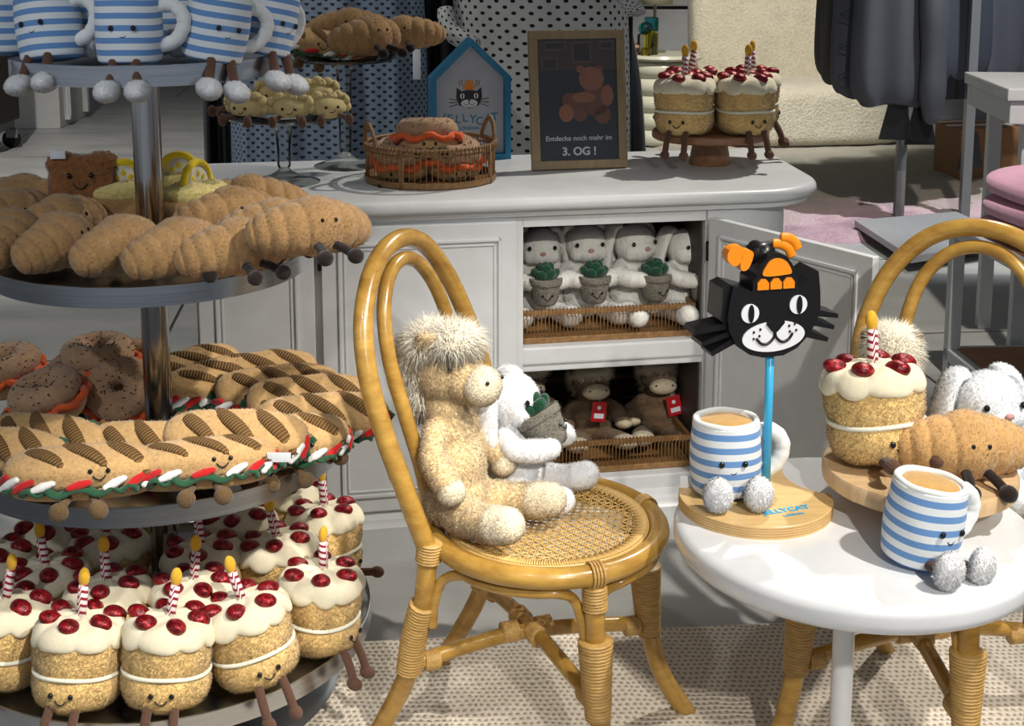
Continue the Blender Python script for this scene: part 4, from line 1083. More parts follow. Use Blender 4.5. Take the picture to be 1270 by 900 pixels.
def lemon_tart(name, label, loc, rot, group=None, scale=1.0):
    t = thing(name, label, 'plush toy', loc, 0, group, scale, rot)
    m = MB(); sup(m, (0, 0, 0.026), (0.062, 0.045, 0.026), 0.6, 36, 16); m.build('pastry', MT['croissant'], t)
    m = MB(); sup(m, (0, 0, 0.052), (0.055, 0.040, 0.018), 0.75, 36, 16); sag(m, 2, a=0.0012)
    me = fuzz(m.mesh('topping', MT['pale_yellow']), 2500, 0.0025, 0.0006, 0.5, name='topping'); part('topping', me, MT['pale_yellow'], t)
    m = MB(); pts = [(0.032*math.cos(R(a)), 0.0, 0.064+0.036*math.sin(R(a))) for a in range(-20, 201, 11)]
    rounded(m, pts, 0.0065, 12); s = m.build('lemon_rind', MT['yellow'], t)
    m = MB(); out = [(0.030*math.cos(R(a)), 0.064+0.034*math.sin(R(a))) for a in range(-20, 201, 11)]; prism(m, out, -0.004, 0.004); m.build('lemon_pith', MT['lemon_white'], s)
    m = MB()
    for a in (35, 90, 145): ball(m, (0.014*math.cos(R(a)), 0, 0.066+0.016*math.sin(R(a))), (0.0085, 0.0055, 0.0065), rot=(0, -R(a), 0), seg=12, rings=8)
    m.build('lemon_segments', MT['yellow'], s)
    return t

def toast(name, label, loc, rot):
    t = thing(name, label, 'plush toy', loc, 0, None, 1.15, rot)
    m = MB(); sup(m, (0, 0, 0.045), (0.052, 0.021, 0.047), 0.6, 36, 20); ball(m, (-0.03, 0, 0.078), (0.027, 0.021, 0.02)); ball(m, (0.03, 0, 0.078), (0.027, 0.021, 0.02))
    me = fuse(m, 0.004, 5, 'bread_slice'); me = fuzz(me, 4000, 0.003, 0.0006, 0.5, name='bread_slice'); part('bread_slice', me, MT['toast'], t)
    face(t, (0.0, -0.024, 0.058), 0.017, 0, 0.011, 0.008, 0.017, er=0.004)
    m = MB(); rbox(m, (-0.045, -0.025, 0.085), (-0.022, -0.022, 0.098), 0.0005); m.build('care_label', MT['tag_white'], t)
    return t

def dumpling(name, label, loc, rot, group=None, scale=1.0, seed=0):
    t = thing(name, label, 'plush toy', loc, 0, group, scale, rot)
    m = MB(); ball(m, (0, 0, 0.028), (0.044, 0.036, 0.028), seg=32, rings=20); sag(m, seed, a=0.002)
    m.build('body', MT['dumpling'], t)
    m = MB(); pts = []
    for i in range(61):
        u = -1+2*i/60; a = u*2.0
        pts.append((0.050*math.sin(a), 0.012-0.02*math.cos(a)+0.004*math.sin(i*2.0), 0.030+0.024*math.cos(a*0.9)+0.003*math.cos(i*1.9)))
    tube(m, pts, [0.0075+0.0022*math.sin(i*1.05*2) for i in range(61)], 8, flat=0.8)
    for k in range(7):
        a = -1.7+3.4*k/6; ball(m, (0.047*math.sin(a), -0.002, 0.028+0.030*math.cos(a)), (0.012, 0.013, 0.010), rot=(0, a, 0), seg=10, rings=8)
    m.build('crimped_edge', MT['dumpling'], t)
    face(t, (0.0, -0.0355, 0.034), 0.014, 0, 0.009, 0.006, 0.009, er=0.0033)
    leg_pair(t, 0.02, -0.03, 0.012, 0.030, -0.054, 0.012, MT['legs_brown'], 0.006, (0.0095, 0.011, 0.014))
    return t

def mug(name, label, loc, rot, group=None, scale=1.0, seed=0, hang=False):
    t = thing(name, label, 'plush toy', loc, 0, group, scale, rot)
    b = MB(); n = 40; vs = []; pr = []
    for i in range(n+1):
        z = 0.116*i/n; u = i/n; r = 0.0525+0.004*math.sin(PI*u)+0.001*u
        if i == 0: r = 0.046
        if i == 1: r = 0.051
        pr.append((r, z))
    lathe(b, pr, 48, jit=lambda r, z, a: (r*(1+0.008*math.sin(4*a+z*60+seed)), 0.0007*math.sin(3*a)))
    b.build('cup', MT['mug_stripe'], t)
    b = MB(); ring = [(0.0485*math.cos(2*PI*i/32), 0.0485*math.sin(2*PI*i/32), 0.117+0.0006*math.sin(i)) for i in range(32)]
    tube(b, ring, 0.0052, 12, closed=True); b.build('rim', MT['mug_white'], t)
    b = MB(); lathe(b, [(0.0, 0.10), (0.045, 0.10), (0.045, 0.114), (0.036, 0.1185), (0.018, 0.1205), (0, 0.121)], 32); b.build('coffee', MT['coffee'], t)
    b = MB(); pts = smoothpts([(0.048, 0, 0.096), (0.072, 0.0, 0.099), (0.090, 0, 0.083), (0.092, 0, 0.062), (0.080, 0, 0.040), (0.060, 0, 0.030), (0.046, 0, 0.030)], 5)
    tube(b, pts, [0.0125+0.0006*math.sin(i*1.7) for i in range(len(pts))], 16); b.build('handle', MT['mug_white'], t)
    face(t, (0.0, -0.0562, 0.062), 0.0185, 0, 0.008, 0.006, 0.013, er=0.0046)
    for s in (-1, 1):
        if hang: a, e = Vector((s*0.018, -0.044, 0.006)), Vector((s*0.023, -0.064, -0.030)); nrm = Vector((0, -0.5, -1))
        else: a, e = Vector((s*0.022, -0.040, 0.012)), Vector((s*0.030, -0.086, 0.018)); nrm = Vector((s*0.1, -1, 0.1))
        b = MB(); tube(b, smoothpts([a, a.lerp(e, 0.5), e], 4), 0.0085, 10); l = b.build('leg', MT['legs_brown'], t)
        b = MB()
        if hang: ball(b, e+Vector((s*0.002, -0.010, -0.012)), (0.020, 0.026, 0.016), rot=(0.2, 0, s*0.1), seg=18, rings=12)
        else: ball(b, e+Vector((s*0.002, -0.004, 0.008)), (0.0225, 0.014, 0.0265), rot=(-0.1, 0, s*0.15), seg=18, rings=12)
        me = fuzz(b.mesh('foot', MT['white_fur']), 3200, 0.0034, 0.0005, 0.30, name='foot', seed=3+s); part('foot', me, MT['white_fur'], l)
    return t

def plant_pot(name, label, loc, rot, scale=1.0, group=None, tilt=None):
    t = thing(name, label, 'plush toy', loc, 0, group, scale, rot)
    b = MB(); lathe(b, [(v.x, v.y) for v in smoothpts([Vector(p) for p in ((0, 0.0, 0), (0.020, 0.001, 0), (0.028, 0.010, 0), (0.035, 0.036, 0), (0.037, 0.050, 0), (0.040, 0.052, 0), (0.0405, 0.064, 0), (0.036, 0.066, 0), (0, 0.062, 0))], 3)], 32, jit=lambda r, z, a: (r*(1+0.01*math.sin(9*a+z*200)), 0))
    me = fuzz(b.mesh('pot', MT['pot_grey']), 2500, 0.0022, 0.0006, 0.8, name='pot'); part('pot', me, MT['pot_grey'], t)
    for i, (a, el) in enumerate(((0, 30), (60, 34), (120, 30), (180, 34), (240, 30), (300, 34), (30, 62), (150, 66), (270, 62), (0, 88))):
        b = MB(); d = Vector((math.cos(R(a))*math.cos(R(el)), math.sin(R(a))*math.cos(R(el)), math.sin(R(el)))); p = Vector((0, 0, 0.058))
        P = smoothpts([p, p+d*0.014, p+d*0.028+Vector((0, 0, 0.004)), p+d*0.036+Vector((0, 0, 0.010))], 4); nn = len(P)-1
        tube(b, P, [0.006+0.0095*math.sin(PI*min(0.9*k/nn+0.06, 1)) if k < nn else 0.002 for k in range(nn+1)], 12, flat=0.65)
        b.build('leaf', MT['leaf'], t)
    face(t, (0.0, -0.0365, 0.030), 0.011, 0, 0.007, 0.005, 0.008, er=0.0032)
    return t

def bunny(name, label, loc, rot, fur_, scale=1.0, group=None, hug=True, seed=0, up=0.0):
    t = thing(name, label, 'plush toy', loc, 0, group, scale, rot)
    m = MB()
    ball(m, (0, 0.0, 0.055), (0.060, 0.055, 0.056)); ball(m, (0, 0.004, 0.10), (0.050, 0.046, 0.050)); ball(m, (0, 0.0, 0.135), (0.036, 0.034, 0.035))
    ball(m, (0, -0.006, 0.180), (0.052, 0.050, 0.050)); ball(m, (0, -0.034, 0.168), (0.032, 0.028, 0.026))
    for s in (-1, 1):
        ball(m, (s*0.024, -0.030, 0.166), (0.022, 0.022, 0.022))
        if hug: P = [(s*0.040, -0.005, 0.125), (s*0.062, -0.035, 0.115), (s*0.050, -0.070, 0.112), (s*0.034, -0.088, 0.112)]
        else: P = [(s*0.040, 0.0, 0.125), (s*0.064, -0.02, 0.09), (s*0.072, -0.045, 0.05), (s*0.068, -0.056, 0.035)]
        rounded(m, smoothpts(P, 5), [0.020]*8+[0.021]*4+[0.019]*4, 12)
        P = [(s*0.034, -0.02, 0.032), (s*0.048, -0.06, 0.028), (s*0.056, -0.098, 0.030), (s*0.060, -0.112, 0.033)]
        rounded(m, smoothpts(P, 5), [0.026]*5+[0.023]*4+[0.025]*7, 12)
    me = fuse(m, 0.0042, 4, 'body'); me = fuzz(me, 16000, 0.0028, 0.0005, 0.35, seed=11, name='body', droop=0.3); part('body', me, MT[fur_], t)
    for s in (-1, 1):
        b = MB(); P = smoothpts([(s*0.026, 0.016, 0.222), (s*0.048, 0.018, 0.216), (s*0.064, 0.018, 0.175), (s*0.071, 0.016, 0.120), (s*0.067, 0.012, 0.085)], 6)
        n = len(P); tube(b, P, [0.010+0.016*math.sin(PI*min(0.12+0.80*i/(n-1), 1))**0.8 for i in range(n)], 14, flat=0.45)
        me = fuzz(b.mesh('ear', MT[fur_]), 3000, 0.0028, 0.0005, 0.35, seed=12, name='ear', droop=0.3); part('ear', me, MT[fur_], t)
        b = MB(); ball(b, (s*0.031, -0.0495, 0.188), (0.0050, 0.0040, 0.0056), seg=12, rings=8); b.build('eye', MT['eye'], t)
    b = MB(); ball(b, (0, -0.0625, 0.177), (0.0075, 0.0045, 0.005), seg=12, rings=8); b.build('nose', MT['pink_nose'], t)
    return t

def pony(name, label, loc, rot, fur_, scale=1.0, group=None, seed=0, wild=1.0):
    t = thing(name, label, 'plush toy', loc, 0, group, scale, rot)
    m = MB()
    ball(m, (0, 0.006, 0.052), (0.062, 0.056, 0.054)); ball(m, (0, 0.004, 0.105), (0.058, 0.050, 0.062)); ball(m, (0, 0.006, 0.160), (0.046, 0.040, 0.046)); ball(m, (0, 0.006, 0.205), (0.036, 0.036, 0.04))
    ball(m, (0, 0.0, 0.262), (0.047, 0.052, 0.052)); ball(m, (0, -0.036, 0.250), (0.037, 0.040, 0.036))
    for s in (-1, 1):
        P = [(s*0.042, 0.004, 0.170), (s*0.066, -0.004, 0.140), (s*0.076, -0.020, 0.118), (s*0.078, -0.034, 0.100)]
        rounded(m, smoothpts(P, 5), [0.020]*6+[0.022]*10, 12)
        P = [(s*0.036, -0.02, 0.034), (s*0.052, -0.06, 0.032), (s*0.062, -0.105, 0.030)]
        rounded(m, smoothpts(P, 5), [0.031]*5+[0.028]*6, 12)
    me = fuse(m, 0.0048, 4, 'body'); me = fuzz(me, 42000, 0.0060, 0.0006, 0.5, seed=21, name='body', droop=0.5); part('body', me, MT[fur_], t)
    b = MB(); ball(b, (0, -0.072, 0.240), (0.036, 0.031, 0.033), seg=24, rings=16); 
    me = fuzz(b.mesh('muzzle', MT['hoof']), 3000, 0.0026, 0.0006, 0.6, seed=22, name='muzzle'); mz = part('muzzle', me, MT['hoof'], t)
    for s in (-1, 1):
        b = MB(); ball(b, (s*0.022, -0.0985, 0.250), (0.0032, 0.0030, 0.0036), seg=10, rings=8); b.build('nostril', MT['eye'], mz)
        b = MB(); ball(b, (s*0.040, -0.040, 0.276), (0.0032, 0.0032, 0.0036), seg=12, rings=8); b.build('eye', MT['eye'], t)
        b = MB(); P = smoothpts([(s*0.030, 0.004, 0.296), (s*0.040, 0.0, 0.316), (s*0.046, -0.004, 0.336)], 5); tube(b, P, [0.012+0.006*math.sin(PI*i/(len(P)-1)) if i < len(P)-1 else 0.004 for i in range(len(P))], 10, flat=0.5)
        me = fuzz(b.mesh('ear', MT[fur_]), 1800, 0.006, 0.0008, 0.5, seed=23, name='ear'); part('ear', me, MT[fur_], t)
        b = MB(); ball(b, (s*0.079, -0.042, 0.086), (0.0225, 0.0235, 0.023), seg=18, rings=12)
        me = fuzz(b.mesh('hoof', MT['hoof']), 1500, 0.0026, 0.0006, 0.6, seed=24, name='hoof'); part('hoof', me, MT['hoof'], t)
        b = MB(); rounded(b, [(s*0.063, -0.112, 0.031), (s*0.066, -0.134, 0.033)], [0.0315, 0.029], 18)
        me = fuzz(b.mesh('hoof', MT['hoof']), 2500, 0.0026, 0.0006, 0.6, seed=25, name='hoof'); part('hoof', me, MT['hoof'], t)
    b = MB(); 
    for c, r in (((0, -0.022, 0.308), (0.036, 0.034, 0.018)), ((0, 0.026, 0.304), (0.038, 0.034, 0.026)), ((0, 0.054, 0.270), (0.032, 0.022, 0.036)), ((0, 0.052, 0.225), (0.026, 0.018, 0.036))): ball(b, c, r)
    me = fuse(b, 0.004, 4, 'mane')
    me = fuzz(me, int(11000*wild), 0.030, 0.0008, 0.27, bias=(0, -0.05, 0.25), seed=26+seed, name='mane', droop=0.7)
    part('mane', me, MT['mane'], t)
    b = MB(); rounded(b, [(0, 0.055, 0.05), (0, 0.075, 0.035), (0, 0.082, 0.012)], [0.010, 0.014, 0.010], 12)
    me = fuzz(b.mesh('tail', MT['mane']), 1500, 0.024, 0.0011, 0.4, bias=(0, 0.3, -0.6), seed=27, name='tail', droop=1.0); part('tail', me, MT['mane'], t)
    return t
# ------------------------------------------------------------------ placing helpers
def basis(rot): return Euler(rot).to_matrix()
def put(px, py, Y, h, rot=(0, 0, 0)):
    """origin of a toy whose middle (h above its base, along its own axis) shows at px, py and stands at depth Y"""
    return at_y(px, py, Y) - basis(rot) @ Vector((0, 0, h))
def inst(protos, key, maker, label, loc, rot=(0, 0, 0), scale=1.0, group=None, **kw):
    if key not in protos:
        protos[key] = maker(label=label, loc=loc, rot=rot, group=group, **kw); o = protos[key]; o.scale = (scale,)*3
        return o
    return dup(protos[key], loc, rot, label, group, scale)
PR = {}
G = lambda *a: tuple(R(v) for v in a)

# ------------------------------------------------------------------ seat of the near chair
pony('pony_toy', 'tan plush pony with a shaggy cream mane sitting on the rattan chair', (-0.082, 2.118, 0.402), G(-9, 2, 58), 'pony', 1.0)
bunny('bunny_toy', 'white plush bunny hugging a potted plant on the rattan chair', (0.006, 2.232, 0.400), G(-4, 0, 66), 'white_fur', 1.0)
pr_ = basis(G(-4, 0, 66)) @ Vector((0, -0.084, 0.104)) + Vector((0.006, 2.232, 0.400))
plant_pot('plant_toy', 'plush grey pot with green leaves in the arms of the bunny on the chair', pr_, G(-34, 0, 66), 1.0)
# far chair behind the table
pony('pony_toy', 'brown plush pony with a pale tuft behind the birthday cake, on the far chair', (0.655, 2.225, 0.402), G(0, 0, 165), 'pony_brown', 0.90, seed=4)
bunny('bunny_toy', 'silver grey plush bunny peeking over the round table from the far chair', (0.805, 2.175, 0.402), G(0, 0, 14), 'bunny_grey', 1.10, hug=False)

# ------------------------------------------------------------------ things on the round table
bd = thing('serving_board', 'round pale wooden board on a foot, on the white table', 'board', (0.6525, 2.036, TBZ))
b = MB(); lathe(b, [(0, 0.038), (0.146, 0.038), (0.151, 0.042), (0.152, 0.05), (0.152, 0.062), (0.149, 0.067), (0, 0.0675)], 80); b.build('board', MT['beech'], bd, sharp=40)
b = MB(); lathe(b, [(0, 0), (0.06, 0), (0.06, 0.01), (0.04, 0.04), (0, 0.04)], 40); b.build('foot', MT['acacia'], bd, sharp=40)
bz = TBZ+0.0675
cake('cake_toy', 'plush birthday cake with one candle on the round wooden board', tuple(at_z(1089, 567, bz+0.008)), G(-9, -2, 16), False, 1.10, seed=1)
p = at_z(1192, 588, bz)
croissant('croissant_toy', 'golden plush croissant with dark legs lying on the round wooden board', (p.x, p.y, bz+0.001), G(4, 3, 8), 'croissant_gold', True, None, 1.06)

sb = thing('cat_sign', 'black cat head sign with orange top on a blue rod and wooden base', 'sign', (0.39, 2.028, TBZ))
b = MB(); out = []
RB = 0.122
bite_c = Vector((0.150, 0.085)); bite_r = 0.088
pts = [Vector(p) for p in circle(160, RB)]
inside = [(p-bite_c).length < bite_r for p in pts]
k0 = next(i for i in range(160) if not inside[i] and inside[i-1])
seq = [pts[(k0+i) % 160] for i in range(160) if not inside[(k0+i) % 160]]
e, s = seq[-1], seq[0]; a0 = math.atan2(e.y-bite_c.y, e.x-bite_c.x); a1 = math.atan2(s.y-bite_c.y, s.x-bite_c.x)
if a1 < a0: a0 -= 2*PI
if a1 - a0 > PI: a1 -= 2*PI
arcp = [bite_c+bite_r*Vector((math.cos(a0+(a1-a0)*i/24), math.sin(a0+(a1-a0)*i/24))) for i in range(1, 24)]
slab(b, [(p.x, p.y) for p in seq+arcp], [(0, 0), (0, 0.0195), (-0.001, 0.0205)]); b.build('base', MT['ply'], sb, False)
b = MB()
for z in (0.004, 0.008, 0.012, 0.016): slab(b, [(p.x, p.y) for p in seq+arcp], [(0.0003, z), (0.0003, z+0.0012)])
b.build('ply_layers', wood('ply_edge', srgb(170, 130, 78), srgb(190, 150, 96)), sb, False)
pole = Vector((0.408, 2.036, 0))-Vector((0.39, 2.028, 0))
b = MB(); tube(b, [pole+Vector((0, 0, 0.018)), pole+Vector((0, 0, 0.31))], 0.0068, 24); b.build('rod', MT['blue_rod'], sb)
me = text_mesh('JELLYCAT', 0.019, MT['blue_rod'], 'lettering', 0.0003, 0.0006); o = link('lettering', me, sb); o.location = (0.038, -0.066, 0.0212); o.rotation_euler = (0, 0, R(18))
me = text_mesh('LONDON', 0.008, MT['blue_rod'], 'lettering', 0.0003, 0.0001); o = link('lettering', me, sb); o.location = (0.046, -0.080, 0.0212); o.rotation_euler = (0, 0, R(18))
# cat head, built in pixels of the photograph around (962, 395) and scaled to metres
S_ = 0.00131
HY = math.radians(14)
hm = Matrix.Translation(pole+Vector((0.0, -0.012, 0.0))) @ Matrix.Rotation(HY, 4, 'Z')
hz = at_y(962, 395, 2.02).z-TBZ
def hp(px, py): return ((px-962)*S_*1.03, (395-py)*S_+hz)
def head_part(name, outline, y0, y1, mat, parent, sm=0, bevel=0.0):
    P = [Vector((*hp(*q), 0)) for q in outline]
    if sm: P = smoothpts(P, sm, True)
    b = MB(); prism(b, [(p.x, p.y) for p in P], y0, y1); b.xf(hm)
    return b.build(name, mat, parent, False)
D = 0.060
hd = head_part('head', [(910, 352), (906, 372), (904, 392), (907, 408), (917, 426), (932, 437), (950, 442), (975, 441), (992, 433), (1006, 418), (1016, 402), (1020, 385), (1019, 365), (1016, 340), (1003, 348), (990, 359), (962, 361), (938, 361), (924, 356)][::-1], -0.006, D, MT['black'], sb)
for sx, cx in ((-1, 931), (1, 991)):
    head_part('eye', [(cx+11*math.cos(a), 385-0 if False else (386 if sx < 0 else 379)+11.5*math.sin(a)) for a in [2*PI*i/28 for i in range(28)]], -0.0085, -0.005, MT['white_flat'], hd)
    head_part('pupil', [(cx+1+3.6*math.cos(a), (386 if sx < 0 else 379)+11*math.sin(a)) for a in [2*PI*i/20 for i in range(20)]], -0.0100, -0.005, MT['black'], hd)
head_part('muzzle', [(961+39*math.cos(a), 416-1.5*math.cos(a)+18.5*math.sin(a)) for a in [2*PI*i/40 for i in range(40)]], -0.0085, -0.005, MT['white_flat'], hd)
head_part('nose', [(952, 398), (973, 397), (970, 404), (962, 411), (955, 405)], -0.011, -0.005, MT['black'], hd, 4)
b = MB()
def hv(px, py, y): x, z = hp(px, py); return hm @ Vector((x, y, z))
for pts in ([(962, 409), (961, 417), (954, 424), (946, 424), (940, 418)], [(962, 409), (964, 417), (971, 423), (979, 421), (984, 414)]):
    rounded(b, smoothpts([hv(x, y, -0.0088) for x, y in pts], 6), 0.0024, 8)
for x, y in ((936, 409), (943, 414), (936, 417), (944, 406), (980, 404), (987, 402), (981, 411), (989, 410)): ball(b, hv(x, y, -0.0088), 0.0022, seg=8, rings=6)
b.build('mouth', MT['black'], hd)
for q in ([(908, 398), (868, 404), (866, 410), (908, 406)], [(910, 408), (876, 420), (876, 425), (912, 415)], [(914, 417), (887, 433), (889, 438), (920, 423)],
          [(1018, 389), (1047, 397), (1047, 402), (1017, 398)], [(1015, 402), (1043, 411), (1042, 416), (1010, 408)], [(1008, 414), (1036, 426), (1034, 431), (1002, 422)]):
    head_part('whisker', q[::-1], 0.004, D-0.012, MT['black'], hd)
head_part('ear_panel', [(910, 352), (906, 372), (906, 400), (898, 395), (900, 356)][::-1], 0.002, D-0.002, MT['black'], hd)
jl = head_part('jelly_crown', [(934, 361), (934, 346), (940, 340), (943, 328), (952, 318), (963, 314), (975, 319), (983, 330), (986, 340), (990, 347), (989, 361)][::-1], -0.006, D*0.75, MT['black'], sb, 0)
head_part('orange_jelly', [(946, 341), (950, 328), (957, 322), (966, 321), (975, 326), (981, 338), (974, 341)][::-1], -0.009, -0.004, MT['orange'], jl, 4)
for cx in (946, 962, 978): head_part('orange_jelly', [(cx-7, 358), (cx-7, 350), (cx-3, 345), (cx+3, 345), (cx+7, 350), (cx+7, 358)][::-1], -0.009, -0.004, MT['orange'], jl, 0)
b = MB(); tube(b, [hv(957, 320, 0.012), hv(957, 320, D)], 0.014, 16); tube(b, [hv(940, 322, 0.03), hv(968, 318, 0.03)], 0.016, 16); b.build('crown_block', MT['black'], jl)
for q in ([(908, 310), (920, 306), (926, 311), (922, 326), (914, 330), (906, 322)], [(926, 314), (934, 312), (938, 318), (932, 334), (924, 336), (922, 328)]):
    head_part('shake_mark', q[::-1], 0.006, D*0.45, MT['orange'], sb, 3)
for pts in ([(966, 308), (976, 309), (986, 315), (991, 325)], [(976, 301), (986, 302), (994, 308), (998, 316)]):
    b = MB(); P = smoothpts([hv(x, y, 0.02) for x, y in pts], 5)
    tube(b, P, 0.0040, 10, flat=2.0); b.build('shake_mark', MT['orange'], sb)
# mugs on the table
p = at_z(899, 607, TBZ+0.021)
mug('mug_toy', 'striped plush mug sitting on the plywood base of the cat sign', (p.x, p.y, TBZ+0.021), G(-2, 0, 4), None, 1.0)
p = at_z(1137, 694, TBZ)
mug('mug_toy', 'striped plush mug at the front of the white table, leaning right', (p.x, p.y, TBZ+0.004), G(3, 7, 27), None, 1.0, seed=2)
m2 = C.objects['mug_toy']
b = MB(); q = at_y(851, 596, 2.06); rbox(b, (q.x-0.010, q.y-0.001, q.z-0.010), (q.x+0.010, q.y+0.001, q.z+0.010), 0.0004)
b.xf(Matrix.Translation(m2.location).inverted()); o = b.build('care_label', MT['tag_white'], m2)

# ------------------------------------------------------------------ tier stand, top to bottom
z1 = TIER[0][0]
M1 = [(162, 0.0, -0.158, 4, 0, 0, True, 'striped plush mug at the middle front of the top tier, facing out'),
      (66, -0.112, -0.112, -12, -8, -6, True, 'striped plush mug left of the middle one on the top tier'),
      (262, 0.108, -0.108, 34, 10, 5, True, 'striped plush mug right of the middle one, feet over the rim'),
      (322, 0.168, 0.0, 60, 12, 6, True, 'striped plush mug at the right edge of the top tier'),
      (10, -0.172, -0.012, -40, -6, -4, True, 'striped plush mug at the far left edge of the top tier'),
      (120, -0.055, 0.02, -8, 0, 0, False, 'striped plush mug standing in the second row of the top tier'),
      (225, 0.06, 0.035, 30, 0, 0, False, 'striped plush mug behind the right front mug of the top tier')]
for i, (px, dx, dy, yaw, ry, rx, hang, lab) in enumerate(M1):
    Y = TY+dy; x = (px-CX0)/FPX*(Y*_c+(HC-z1)*_s)
    inst(PR, ('mug', hang), lambda **k: mug('mug_toy', hang=hang, seed=i, **k), lab, (x, Y, z1+0.001), G(rx, ry, yaw), 0.94, 'striped plush mugs on the top tier')
z2 = TIER[1][0]
def rad(px, py, z, r, ax):
    p = at_z(px, py, z); v = Vector((p.x-TX, p.y-TY)); 
    if v.length > r: v = v.normalized()*r
    return Vector((TX+v.x, TY+v.y, 0))
CR = [ # end px, end py, yaw, z lift, roll, legs, label
    (0, 322, 98, 0.0, -8, 'plush croissant cut off by the left edge of the second tier'),
    (40, 328, 82, 0.0, -10, 'first whole plush croissant from the left at the front of the second tier'),
    (110, 332, 74, 0.0, -10, 'second plush croissant from the left along the front rim'),
    (172, 335, 64, 0.0, -12, 'plush croissant pointing out just left of the steel pole'),
    (232, 332, 46, 0.0, -14, 'plush croissant with dark legs showing, front right of the pole'),
    (320, 306, 38, 0.036, -8, 'plush croissant on top at the right end of the second tier')]
for px, py, yaw, lift, roll, lab in CR:
    e = at_z(px, py, z2+0.03+lift); c = e+Vector((math.cos(R(yaw)), math.sin(R(yaw)), 0))*0.098
    inst(PR, 'cr', lambda **k: croissant('croissant_toy', **k), lab, (c.x, c.y, z2+lift+0.004), G(0, 4 if lift else 0, yaw), 0.95 if not lift else 0.98, 'plush croissants on the second tier')
for px, py, Y, yaw, rx, lab, sc in (
        (310, 264, 2.50, 12, 0, 'plush croissant facing forward at the back right of the second tier', 1.0),
        (288, 285, 2.38, 50, 0, 'plush croissant lying between the lemon tart and the right end croissant', 1.0),
        (345, 313, 2.29, 30, 0, 'plush croissant underneath the top one at the right end', 0.95),
        (30, 258, 2.48, -12, 0, 'plush croissant with a face at the back left of the second tier', 1.05),
        (18, 278, 2.36, 60, 0, 'plush croissant lying behind the left front croissants', 1.0),
        (78, 286, 2.30, 62, 0, 'plush croissant wedged in front of the brown toast', 1.0)):
    r_ = G(rx, 0, yaw); c = put(px, py, Y, 0.045, r_); c.z = max(c.z, z2+0.003)
    inst(PR, 'cr', None, lab, c, r_, sc, 'plush croissants on the second tier')
toast('toast_toy', 'brown plush toast slice with a smile at the back of the second tier', put(104, 258, 2.42, 0.045, G(-12, 0, 8)), G(-12, 0, 8))
C.objects['toast_toy'].location.z = z2+0.045
for px, py, Y, yaw, lab in ((156, 282, 2.44, 20, 'plush lemon tart with an upright slice, left of the steel pole'),
                            (224, 262, 2.53, 8, 'plush lemon tart behind the pole with its slice showing above'),
                            (246, 280, 2.40, 64, 'plush lemon tart with its slice seen edge on, right of the pole')):
    r_ = G(0, 0, yaw); c = put(px, py, Y, 0.05, r_); c.z = z2+0.004+(0.018 if px < 240 else 0.024)
    inst(PR, 'lt', lambda **k: lemon_tart('lemon_tart_toy', **k), lab, c, r_, 1.12, 'plush lemon tarts on the second tier')
z3 = TIER[2][0]
for i, (px, py, Y, rot, lab) in enumerate((
        (122, 447, 2.47, (4, 0, 5), 'plush bagel on top of the bagel heap left of the pole'),
        (58, 492, 2.32, (14, -8, -14), 'plush bagel with an orange frill tilted at the left of the heap'),
        (150, 500, 2.40, (42, 0, 8), 'plush bagel standing tilted below the top bagel, beside the pole'),
        (12, 502, 2.50, (10, 0, -30), 'plush bagel cut off by the left edge of the third tier'),
        (170, 478, 2.52, (10, 0, 30), 'plush bagel mostly hidden behind the steel pole'),
        (100, 528, 2.43, (12, 0, 0), 'plush bagel low behind the left sandwiches'))):
    r_ = G(*rot); c = put(px, py, Y, 0.045, r_); c.z = max(c.z, z3+0.012)
    inst(PR, 'bg', lambda **k: bagel('bagel_toy', **k), lab, c, r_, 1.0 if i else 1.06, 'plush bagels on the third tier')
SW = [(292, 538, 2.12, (30, 0, -3), 'plush baguette sandwich on top at the front, right of the pole'),
      (104, 602, 2.01, (6, 0, 9), 'plush baguette sandwich along the front rim at the left'),
      (253, 604, 2.05, (0, 0, 14), 'plush baguette sandwich low at the front with two round feet over the rim'),
      (190, 556, 2.13, (44, 0, -8), 'plush baguette sandwich behind the two front ones, below the pole'),
      (58, 562, 2.16, (40, 0, -16), 'plush baguette sandwich second from the left, sloping down right'),
      (0, 590, 2.09, (30, 0, -8), 'plush baguette sandwich cut off by the left edge of the third tier'),
      (238, 462, 2.52, (24, 0, 52), 'plush baguette sandwich leaning steeply beside the steel pole'),
      (272, 470, 2.46, (22, 0, 46), 'plush baguette sandwich with a small face, second right of the pole'),
      (322, 472, 2.50, (28, 0, 26), 'plush baguette sandwich at the back of the right hand pile'),
      (345, 492, 2.42, (30, 0, 18), 'plush baguette sandwich in the middle of the right hand pile'),
      (385, 490, 2.36, (30, 0, 12), 'plush baguette sandwich near the top of the right hand pile'),
      (400, 522, 2.26, (30, 0, 10), 'plush baguette sandwich at the right end with its face to the front'),
      (350, 574, 2.14, (20, 0, 22), 'plush baguette sandwich underneath the top front one, at the rim')]
for i, (px, py, Y, rot, lab) in enumerate(SW):
    r_ = G(*rot); c = put(px, py, Y, 0.05, r_); c.z = max(c.z, z3+0.008)
    inst(PR, 'sw', lambda **k: sandwich('sandwich_toy', **k), lab, c, r_, 1.04 if i in (0, 1) else 1.0, 'plush baguette sandwiches on the third tier')
z4 = TIER[3][0]
